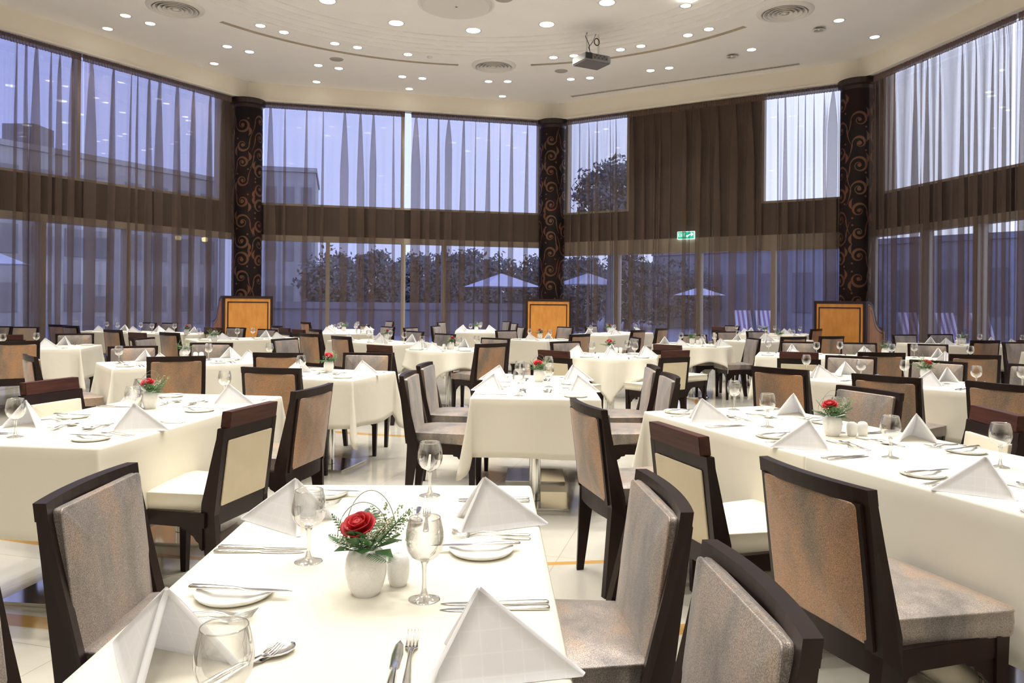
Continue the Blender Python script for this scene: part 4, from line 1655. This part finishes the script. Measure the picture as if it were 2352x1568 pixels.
PL = simple('side_plate', 'plate', MB().lathe([(.001, .004), (.040, .004), (.050, .006), (.076, .0135), (.0785, .0145), (.0787, .0125), (.072, .005), (.058, .0), (.001, .0)], 48), 'china')

# vase, shaker
def vase_prof(r_, h_):
    return [(.001, .0), (r_ * .58, .0), (r_ * .62, .002), (r_ * .82, h_ * .18), (r_ * .97, h_ * .42), (r_, h_ * .58), (r_ * .95, h_ * .80), (r_ * .82, h_ * .93), (r_ * .62, h_), (r_ * .56, h_ * .995), (r_ * .55, h_ * .8), (r_ * .4, h_ * .5), (.001, h_ * .45)]


VA = simple('bud_vase', 'vase', MB().lathe(vase_prof(.043, .096), 40), 'glaze')
SH = simple('salt_shaker', 'shaker', MB().lathe([(.001, 0), (.015, 0), (.0175, .002), (.022, .014), (.0245, .034), (.0235, .052), (.019, .063), (.010, .0675), (.001, .068)], 32), 'glaze')


def fern(mb_, base, direc, length, width, droop, rn, n=11):
    d = Vector(direc).normalized()
    side = d.cross(Vector((0, 0, 1)))
    side = side.normalized() if side.length > .05 else Vector((1, 0, 0))
    pts = []
    for k in range(n + 1):
        t = k / n
        pts.append(Vector(base) + d * length * t + Vector((0, 0, -droop * t * t)))
    mb_.tube(pts, [.0011 * (1 - .7 * k / n) for k in range(n + 1)], 4)
    for k in range(2, n + 1):
        t = k / n
        wl = width * math.sin(PI * (t * .85 + .12)) ** .8
        for s in (-1, 1):
            p = pts[k]
            o_ = (side * s + d * .55).normalized()
            q = p + o_ * wl + Vector((0, 0, -.12 * wl))
            bl = length / n * .62
            up = Vector((0, 0, .0016))
            m1 = p + (q - p) * .45
            mb_.add([p, m1 + d * bl * .6 + up, q, m1 - d * bl * .5 + up, m1 + up * 2], [(0, 1, 4), (1, 2, 4), (2, 3, 4), (3, 0, 4)], True)


def flowers(seed, with_rose=True, loops=True):
    rn = random.Random(seed)
    root = empty('flower_arrangement', label='x', cat='flowers')
    if with_rose:
        r_ = MB()
        cx_, cy_, cz_ = -.012, -.012, .046
        tl = Matrix.Translation((cx_, cy_, cz_)) @ Matrix.Rotation(R(25), 4, 'X') @ Matrix.Rotation(R(-10), 4, 'Y')
        for ring_, (nn, r1, h1, op) in enumerate(((3, .008, .026, .15), (4, .014, .027, .35), (5, .021, .025, .7), (6, .026, .019, 1.1))):
            for k in range(nn):
                a0 = 2 * PI * k / nn + ring_ * .7
                vs, fs = [], []
                for i in range(6):
                    for j in range(7):
                        t, u_ = i / 5, (j - 3) / 3
                        a = a0 + u_ * (PI / nn) * 1.35
                        rr = .005 + (r1 - .005) * (t ** .6) + op * .007 * t ** 3 - .002 * u_ * u_ * t
                        z = -.018 + h1 * t * 1.3 - .005 * u_ * u_ * t + (.0 if t < .9 else -.0015 * op)
                        vs.append((rr * math.cos(a), rr * math.sin(a), z))
                for i in range(5):
                    for j in range(6):
                        q = i * 7 + j
                        fs.append((q, q + 1, q + 8, q + 7))
                r_.add(vs, fs, True, tl)
        r_.lathe([(.001, -.018), (.012, -.016), (.016, -.004), (.010, .012), (.001, .014)], 16, tf=tl)
        o_ = r_.build('rose_bloom', 'rose', root)
        sd = o_.modifiers.new('petal', 'SOLIDIFY')
        sd.thickness = .0012
        st = MB().tube([(0, 0, -.045), (cx_ * .5, cy_ * .5, .0), (cx_, cy_, cz_ - .014)], .002)
        for k in range(5):
            a = 2 * PI * k / 5
            st.add([(cx_ + .004 * math.cos(a + .5), cy_ + .004 * math.sin(a + .5), cz_ - .018), (cx_ + .004 * math.cos(a - .5), cy_ + .004 * math.sin(a - .5), cz_ - .018),
                    (cx_ + .024 * math.cos(a), cy_ + .024 * math.sin(a), cz_ - .016)], [(0, 1, 2)])
        st.build('rose_stem', 'fern', root)
    for k in range(13):
        a = 2 * PI * k / 13 + rn.uniform(-.3, .3)
        el = rn.uniform(.15, 1.1)
        L_ = rn.uniform(.065, .105)
        f_ = MB()
        fern(f_, (.012 * math.cos(a), .012 * math.sin(a), -.004), (math.cos(a) * math.cos(el), math.sin(a) * math.cos(el), math.sin(el)), L_, rn.uniform(.022, .032), rn.uniform(.0, .03), rn, 13)
        f_.build('fern_frond', 'fern', root)
    lf = MB()
    for k in range(7):
        a = 2 * PI * k / 7 + .3
        p = Vector((.022 * math.cos(a), .022 * math.sin(a), .0))
        q = Vector((.068 * math.cos(a), .068 * math.sin(a), rn.uniform(-.004, .03)))
        sd_ = Vector((-math.sin(a), math.cos(a), 0)) * .017
        mid_ = (p + q) / 2 + Vector((0, 0, .006))
        lf.add([p, mid_ + sd_, q, mid_ - sd_, mid_ + Vector((0, 0, .003))], [(0, 1, 4), (1, 2, 4), (2, 3, 4), (3, 0, 4)])
    lf.build('collar_leaves', 'fern', root)
    bb, bs = MB(), MB()
    for cl in range(7):
        a = rn.uniform(0, 2 * PI)
        c0 = Vector((.035 * math.cos(a), .035 * math.sin(a) - .008, rn.uniform(.008, .05)))
        bs.tube([(0, 0, -.01), c0 * .6, c0], .0008, 4)
        for k in range(26):
            p = c0 + Vector((rn.gauss(0, .010), rn.gauss(0, .010), rn.gauss(0, .008)))
            s = rn.uniform(.0016, .0028)
            bb.add([(p.x, p.y, p.z + s), (p.x + s, p.y, p.z), (p.x, p.y + s, p.z), (p.x - s, p.y, p.z), (p.x, p.y - s, p.z), (p.x, p.y, p.z - s)],
                   [(0, 1, 2), (0, 2, 3), (0, 3, 4), (0, 4, 1), (5, 2, 1), (5, 3, 2), (5, 4, 3), (5, 1, 4)])
    bs.build('blossom_stems', 'fern', root)
    bb.build('tiny_blossoms', 'bloom', root, kind='stuff')
    gp = MB()
    for st_ in range(3):
        b0 = Vector((.016 + .01 * st_, .008, .0))
        d = Vector((.25 + .2 * st_, .1 * st_, 1)).normalized()
        for k in range(60):
            t = rn.uniform(.2, 1)
            p = b0 + d * .085 * t + Vector((rn.gauss(0, .006), rn.gauss(0, .006), rn.gauss(0, .003))) * (1.4 - t)
            s = rn.uniform(.0014, .0026)
            gp.add([(p.x, p.y, p.z + s * 1.5), (p.x + s, p.y, p.z), (p.x, p.y + s, p.z), (p.x - s, p.y, p.z), (p.x, p.y - s, p.z)], [(0, 1, 2), (0, 2, 3), (0, 3, 4), (0, 4, 1)])
    gp.build('green_sprig', 'fern_pale', root, kind='stuff')
    if loops:
        for (x0, x1, hh, yy) in ((-.042, .052, .105, .02), (-.055, .040, .085, .01)):
            MB().tube([((x0 + x1) / 2 - (x1 - x0) / 2 * math.cos(PI * k / 20), yy, .02 + (hh - .02) * math.sin(PI * k / 20)) for k in range(21)], .0008, 5).build('grass_loop', 'wire', root)
    return root


FLW = {'a': flowers(1), 'b': flowers(5, True, False), 'c': flowers(9, False, True)}


def side_words(key, pts):
    """plain words for each setting of a table from where it stands seen by the camera"""
    cen = sum((Vector(p[1]) for p in pts), Vector((0, 0))) / len(pts)
    out = {}
    sd = {}
    for (tag_, p) in pts:
        sd.setdefault(tag_[0], []).append((tag_, Vector(p)))
    m0 = {s: sum((p for _, p in L), Vector((0, 0))) / len(L) for s, L in sd.items()}
    ks = sorted(m0)
    if len(ks) == 2:
        A_, B_ = m0[ks[0]], m0[ks[1]]
        sight = cen.normalized()
        perp = Vector((sight.y, -sight.x))
        df = A_ - B_
        if abs(df.dot(perp)) > abs(df.dot(sight)):
            nm_ = {ks[0]: 'right' if df.dot(perp) > 0 else 'left', ks[1]: 'left' if df.dot(perp) > 0 else 'right'}
            order = lambda p: p.dot(sight)
            words = {1: [''], 2: ['nearer ', 'farther '], 3: ['nearest ', 'middle ', 'farthest '], 4: ['nearest ', 'second ', 'third ', 'farthest ']}
        else:
            nm_ = {ks[0]: 'far' if df.dot(sight) > 0 else 'near', ks[1]: 'near' if df.dot(sight) > 0 else 'far'}
            order = lambda p: p.dot(perp)
            words = {1: [''], 2: ['left ', 'right '], 3: ['left ', 'middle ', 'right '], 4: ['leftmost ', 'second ', 'third ', 'rightmost ']}
        for s, L in sd.items():
            L.sort(key=lambda q: order(q[1]))
            for k, (tag_, p) in enumerate(L):
                out[tag_] = '%s%s-side place' % (words[len(L)][k], nm_[s])
    return out


rj = random.Random(33)
DETAIL = {'A', 'B', 'C', 'D', 'E', 'F', 'S'}
SETS = []
for k, t in TABLES.items():
    if not t:
        continue
    cx, cy, dg, l_, w_, n_ = t
    ax, ay = ang_axes(dg)
    pts = []
    for s in (-1, 1):
        for j in range(n_):
            u_ = (-l_ / 2 + l_ * (j + .5) / n_)
            e_ = Vector((cx, cy, 0)) + ax * u_ + ay * s * w_ / 2
            inward = -ay * s
            SETS.append((k, (s, j), e_, inward))
    DETAIL_k = k in DETAIL
for j, u_ in enumerate((.38, 1.17, 1.98, 2.76)):
    for s in (-1, 1):
        e_ = E0 + EX * u_ + EY * (WE / 2 + s * WE / 2)
        SETS.append(('E', (s, j), e_, -EY * s))
for k, (cx, cy, rad, dg) in ROUND.items():
    for j in range(4):
        a = R(dg) + PI / 4 + j * PI / 2
        dv = Vector((math.cos(a), math.sin(a), 0))
        SETS.append((k, (j // 2, j % 2), Vector((cx, cy, 0)) + dv * (rad - .02), -dv))
NRZ = {('A', (-1, 1)): 95, ('A', (-1, 0)): 84, ('A', (1, 1)): -109, ('A', (1, 0)): -128, ('B', (-1, 0)): 92, ('B', (-1, 1)): 88, ('B', (1, 0)): 190, ('E', (1, 0)): 150, ('E', (1, 1)): 160,
       ('D', (-1, 0)): 88, ('D', (-1, 1)): 92, ('D', (1, 0)): -95, ('D', (1, 1)): -86}
words = {}
for k in set(s[0] for s in SETS):
    words[k] = side_words(k, [(s[1], (s[2].x, s[2].y)) for s in SETS if s[0] == k])
ZT_ = TH + .0035
CLR = .004


def visible(p, m=60):
    x, y = to_px(p)
    return -m < x < 2352 + m and p[1] > .3 and y < 1568 + m


for (k, tg, e_, inw) in SETS:
    right = Vector((inw.y, -inw.x, 0))   # the diner's right hand
    face = math.atan2(inw.y, inw.x)
    wd = words[k][tg]
    ph = PHRASE[k]

    def P(a, b_, z=0.0):
        return e_ + right * a + inw * b_ + Vector((0, 0, ZT_ + z))
    if not visible(P(0, .15), 330):
        continue
    jx = rj.uniform(-.015, .015)
    if (k, tg) in NRZ:
        nrz = R(NRZ[(k, tg)])
    elif inw.y < -.45:
        nrz = R(165 + rj.uniform(-25, 25))
    elif inw.x > .6:
        nrz = R(rj.choice((-100, -108, 85)) + rj.uniform(-8, 8))
    else:
        nrz = R(90 + rj.uniform(-14, 14))
    sn_ = 1.0 if k == 'A' else rj.uniform(.88, .95)
    nap_a, gl_a, gl_b, kn_a = jx, .27 + jx, .30 + rj.uniform(-.02, .02), .195
    if k == 'A':
        nap_a = -.045 if tg[0] < 0 else .045
        if tg == (-1, 0):
            gl_a, gl_b = .25, .262
        if tg == (1, 1):
            gl_a, gl_b, kn_a = .335, .25, .245
    place('nap', NAP, P(nap_a, .140 if k == 'A' else .118), nrz, 'white napkin pyramid, %s of %s' % (wd, ph), 'folded white napkins', scale=(sn_, sn_, sn_ * rj.uniform(.95, 1.04)))
    if rj.random() < .93 or k in 'ABDE':
        place('gla', GLA, P(gl_a, gl_b), rj.uniform(0, 6), 'clear wine glass, %s of %s' % (wd, ph), 'clear wine glasses')
    place('pl', PL, P(-.27, .15), 0, 'small white side plate, %s of %s' % (wd, ph), 'white side plates')
    if k in DETAIL:
        q = place('kn', KN, P(-.262, .16, .0145), face + rj.uniform(-.15, .2), 'knife on the side plate, %s of %s' % (wd, ph), 'table cutlery')
        for m_ in (0, 1):
            w_m = ('inner', 'outer')[m_]
            place('kn', KN, P(kn_a + .028 * m_, .115), face + rj.uniform(-.04, .04), '%s steel knife, %s of %s' % (w_m, wd, ph), 'table cutlery')
            place('fk', FK, P(-.135 - .030 * m_, .125), face + rj.uniform(-.06, .06), '%s steel fork, %s of %s' % (w_m, wd, ph), 'table cutlery')
        if (k, tg) == ('A', (-1, 0)):
            place('kn', KN, P(-.055, .285), face - PI / 2 + .02, 'steel dessert knife, %s of %s' % (wd, ph), 'table cutlery')
            place('fk', FK, P(-.030, .262), face - PI / 2 + .04, 'steel dessert fork, %s of %s' % (wd, ph), 'table cutlery')
        elif (k, tg) == ('A', (1, 0)):
            place('sn', SN, P(.045, .275), face + PI / 2 - .62, 'steel dessert spoon, %s of %s' % (wd, ph), 'table cutlery')
            place('fk', FK, P(.065, .250), face + PI / 2 - .66, 'steel dessert fork, %s of %s' % (wd, ph), 'table cutlery')
        else:
            place('sn', SN, P(.03, .335), face + PI / 2 + rj.uniform(-.15, .15), 'steel dessert spoon, %s of %s' % (wd, ph), 'table cutlery')
            place('fk', FK, P(-.01, .305), face - PI / 2 + rj.uniform(-.15, .15), 'steel dessert fork, %s of %s' % (wd, ph), 'table cutlery')
    else:
        place('kn', KN, P(.195, .115), face, 'steel knife, %s of %s' % (wd, ph), 'table cutlery')
        place('fk', FK, P(-.135, .125), face, 'steel fork, %s of %s' % (wd, ph), 'table cutlery')

VASES = [('A', 840, 1368, 'a', 0, (.060, .050)), ('B', 345, 940, 'a', .4, (-.06, -.03)), ('C', 755, 856, 'b', 1, None), ('D', 1238, 878, 'a', .2, None), ('E', 1912, 1003, 'a', -.3, (.09, .0)),
         ('F', 2126, 873, 'a', 1.2, None), ('G', 2033, 818, 'c', 0, None), ('L', 1400, 811, 'b', .5, (.08, .0)), ('M', 1036, 803, 'b', 2, (-.09, .02)),
         ('N', 1240, 778, 'b', 1, None), ('O', 1094, 760, 'c', 1, None), ('P', 1398, 762, 'b', 2, None), ('K', 1590, 791, 'c', 2, (.07, -.03)),
         ('I', 1790, 781, 'c', 1, None), ('J', 1757, 767, 'c', 3, None), ('H', 2212, 790, 'c', 1, (-.10, .0)), ('R', 888, 781, 'b', 2, None),
         ('Q', 790, 761, 'c', 0, None), ('S', 422, 824, 'c', 1, (.12, .0)), ('V', 492, 786, 'c', 3, None), ('U', 428, 769, 'b', 2, None)]
FW = {'a': 'red rose with ferns and grass loops', 'b': 'red rose with greenery', 'c': 'green fern posy with grass loop'}
for k, px, py, ty, rz, shk in VASES:
    p = at(px, py, TH)
    if k == 'A':
        rz = 0
    place('va', VA, (p.x, p.y, ZT_), rz, 'round white crackle-glazed vase on %s' % PHRASE[k], 'white bud vases')
    place('fl' + ty, FLW[ty], (p.x, p.y, ZT_ + .094), rz, '%s in the vase on %s' % (FW[ty], PHRASE[k]), 'table flowers', scale=(1.12, 1.12, 1.1))
    if shk:
        place('sh', SH, (p.x + shk[0], p.y + shk[1], ZT_), 0, 'white shaker right next to the vase on %s' % PHRASE[k] if k in 'AG' else 'white shaker nearer the vase on %s' % PHRASE[k], 'white shakers')
        if k not in 'A':
            place('sh', SH, (p.x + shk[0] + .055, p.y + shk[1] + .012, ZT_), 0, 'white shaker farther from the vase on %s' % PHRASE[k], 'white shakers')

# ---------------------------------------------------------------- outside
struct(MB().box(-120, 120, 21.6, 160, -.3, -.18), 'ground', 'ground')
struct(MB().add([(-14, 2, -.18), (-11.2, 2, -.18), (-11.2, 12.6, -.18), (-7.2, 19.6, -.18), (1, 21.7, -.18), (-40, 21.7, -.18), (-60, 2, -.18)], [tuple(range(7))], False), 'ground_left', 'ground')
struct(MB().add([(1, 21.7, -.18), (8.4, 17.4, -.18), (10.2, 9.6, -.18), (10.2, 0, -.18), (60, 0, -.18), (60, 21.7, -.18)], [tuple(range(6))], False), 'ground_right', 'ground')


def block(name, x0, y0, x1, y1, depth, h_, mat, label, storeys=2, cols=5, win=True):
    a_ = Vector((x0, y0, 0))
    d = Vector((x1, y1, 0)) - a_
    L_ = d.length
    root = empty(name, a_, math.atan2(d.y, d.x), label=label, cat='building')
    MB().box(0, L_, 0, depth, -.2, h_).build('walls', mat, root)
    MB().box(-.1, L_ + .1, -.12, depth, h_, h_ + .3).build('parapet', mat, root)
    if win:
        for s in range(storeys):
            for c in range(cols):
                x = L_ * (c + .5) / cols
                z = h_ * (s + .35) / storeys
                MB().box(x - L_ / cols * .3, x + L_ / cols * .3, -.05, .02, z - h_ / storeys * .15, z + h_ / storeys * .35).build('window', 'dark_concrete' if mat == 'concrete' else 'concrete', root)
    return root


def zpt(px, d):
    return (px - PX0) / FPX * d


block('terrace_building', zpt(-120, 37), 37, zpt(500, 51), 51, 8, 9.2, 'concrete', 'long flat-roofed building beyond the left curtains', 3, 9)
rt = MB().box(-.9, .9, -.9, .9, 0, 1.5)
q = rt.build('roof_box', 'dark_concrete', label='small box on the roof of the building beyond the left curtains', cat='roof box')
q.location = (zpt(62, 43), 43, 9.5)
block('terrace_building', zpt(560, 50), 50, zpt(722, 51), 51, 8, 9.9, 'concrete', 'flat-roofed block seen just right of the left column', 3, 4)
block('low_building', zpt(1500, 52), 52, zpt(2460, 34), 34, 6, 4.6, 'concrete', 'long low building beyond the right-hand curtains', 1, 12)
block('garden_wall', zpt(560, 34), 34, zpt(1300, 34), 34, .3, 1.0, 'dark_concrete', 'low garden wall beyond the rear left curtains', 1, 1, False)


def blob(cx, cy, cz, rx, ry, rz_, seed, n=260, sz=.16):
    """crown of many small leaf tufts gathered in clumps"""
    rn = random.Random(seed)
    m_ = MB()
    for c_ in range(int(n / 2.4)):
        while True:
            v = Vector((rn.uniform(-1, 1), rn.uniform(-1, 1), rn.uniform(-1, 1)))
            if .45 < v.length < 1:
                break
        q0 = Vector((cx + v.x * rx, cy + v.y * ry, cz + v.z * rz_))
        rr = rn.uniform(.25, .6) * min(1, rx / 1.6)
        for k in range(34):
            p = q0 + Vector((rn.gauss(0, rr * .5), rn.gauss(0, rr * .5), rn.gauss(0, rr * .42)))
            a = Vector((rn.gauss(0, 1), rn.gauss(0, 1), rn.gauss(0, 1))).normalized()
            b_ = a.orthogonal().normalized()
            s = sz * rn.uniform(.5, 1.2)
            m_.add([p - a * s, p + b_ * s * .5, p + a * s, p - b_ * s * .5], [(0, 1, 2, 3)], True)
    return m_


def tree(px, d, cz, rx, rz_, seed, lab, n=320):
    x = zpt(px, d)
    t = empty('tree', (x, d, -.2), 0, label=lab, cat='tree', group='trees outside')
    MB().tube([(0, 0, 0), (.1, 0, cz * .5), (0, 0, cz)], [.22, .16, .08], 8).build('trunk', 'foliage', t)
    blob(0, 0, cz, rx, rx, rz_, seed, n).build('crown', 'foliage', t)


tree(1398, 35, 6.4, 1.5, 1.7, 1, 'tall tree behind the curtain right of the middle column', 330)
for k, (px, cz, rx) in enumerate(((760, 2.2, 1.9), (860, 2.4, 1.9), (955, 2.5, 1.9), (1050, 2.6, 1.9), (1140, 2.2, 1.9), (1235, 2.4, 1.9), (1330, 2.2, 1.9), (1440, 2.5, 1.9), (1540, 2.2, 3.2))):
    tree(px, 42 + (k % 3) * 3, cz, rx * .85, 2.0, 20 + k, 'dark bushy tree outside the rear curtains, %s from the left' % ORD[k], 420)


def parasol(px, py_edge, w_px, d, lab):
    z0 = EYE + (PY0 - py_edge) * d / FPX
    w_ = w_px * d / FPX / 2
    t = empty('parasol', (zpt(px, d), d, -.2), 0.4, label=lab, cat='parasol', group='white parasols outside')
    MB().rings([[(w_ * r_ * sx, w_ * r_ * sy, z0 + .2 + (1 - r_) * w_ * .45) for sx, sy in ((1, 1), (-1, 1), (-1, -1), (1, -1))] for r_ in (1.0, .5, .02)], smooth=False).build('canopy', 'parasol', t)
    MB().tube([(0, 0, 0), (0, 0, z0 + .3)], .04, 8).build('pole', 'concrete', t)
    MB().box(-.3, .3, -.3, .3, 0, .1).build('base', 'concrete', t)


parasol(1151, 659, 138, 34, 'white parasol outside, left of the middle column')
parasol(1350, 652, 118, 36, 'white parasol outside, right of the middle column')
parasol(1606, 674, 84, 40, 'white parasol outside behind the exit sign curtain')
parasol(-5, 618, 120, 26, 'white parasol outside at the left edge of the picture')


def lounger(px, d, lab):
    t = empty('striped_lounger', (zpt(px, d), d, -.2), .1, label=lab, cat='lounger', group='striped loungers outside')
    for k in range(7):
        x = -.3 + .6 * k / 7
        MB().hexa([(x, 0, .45), (x + .085, 0, .45), (x + .085, .05, .45), (x, .05, .45), (x, .35, 1.35), (x + .085, .35, 1.35), (x + .085, .40, 1.35), (x, .40, 1.35)]).build('stripe', 'stripe_w' if k % 2 == 0 else 'stripe_v', t)
    MB().box(-.3, .3, -1.2, .05, .35, .45).build('bed', 'stripe_w', t)
    for x in (-.27, .27):
        for y in (-1.1, 0):
            MB().box(x - .025, x + .025, y - .025, y + .025, 0, .36).build('leg', 'concrete', t)


for k, (px, d) in enumerate(((1714, 27), (1762, 27), (2100, 24), (2186, 24), (2268, 24))):
    lounger(px, d, 'striped lounger outside the right-hand curtains, %s from the left' % ORD[k])
for px, py in ((408, 546), (469, 549)):
    d = 30
    q = MB().lathe([(.001, -.1), (.1, -.08), (.12, .05), (.001, .1)], 12).build('terrace_lamp', 'yellow_lamp', label='small yellow lamp outside behind the left curtain, %s one' % ('left' if px < 440 else 'right'), cat='light')
    q.location = (zpt(px, d), d, EYE + (PY0 - 7 - py) * d / FPX)
    MB().tube([(0, 0, -q.location.z - .18), (0, 0, -.09)], .03, 8).build('post', 'concrete', q)
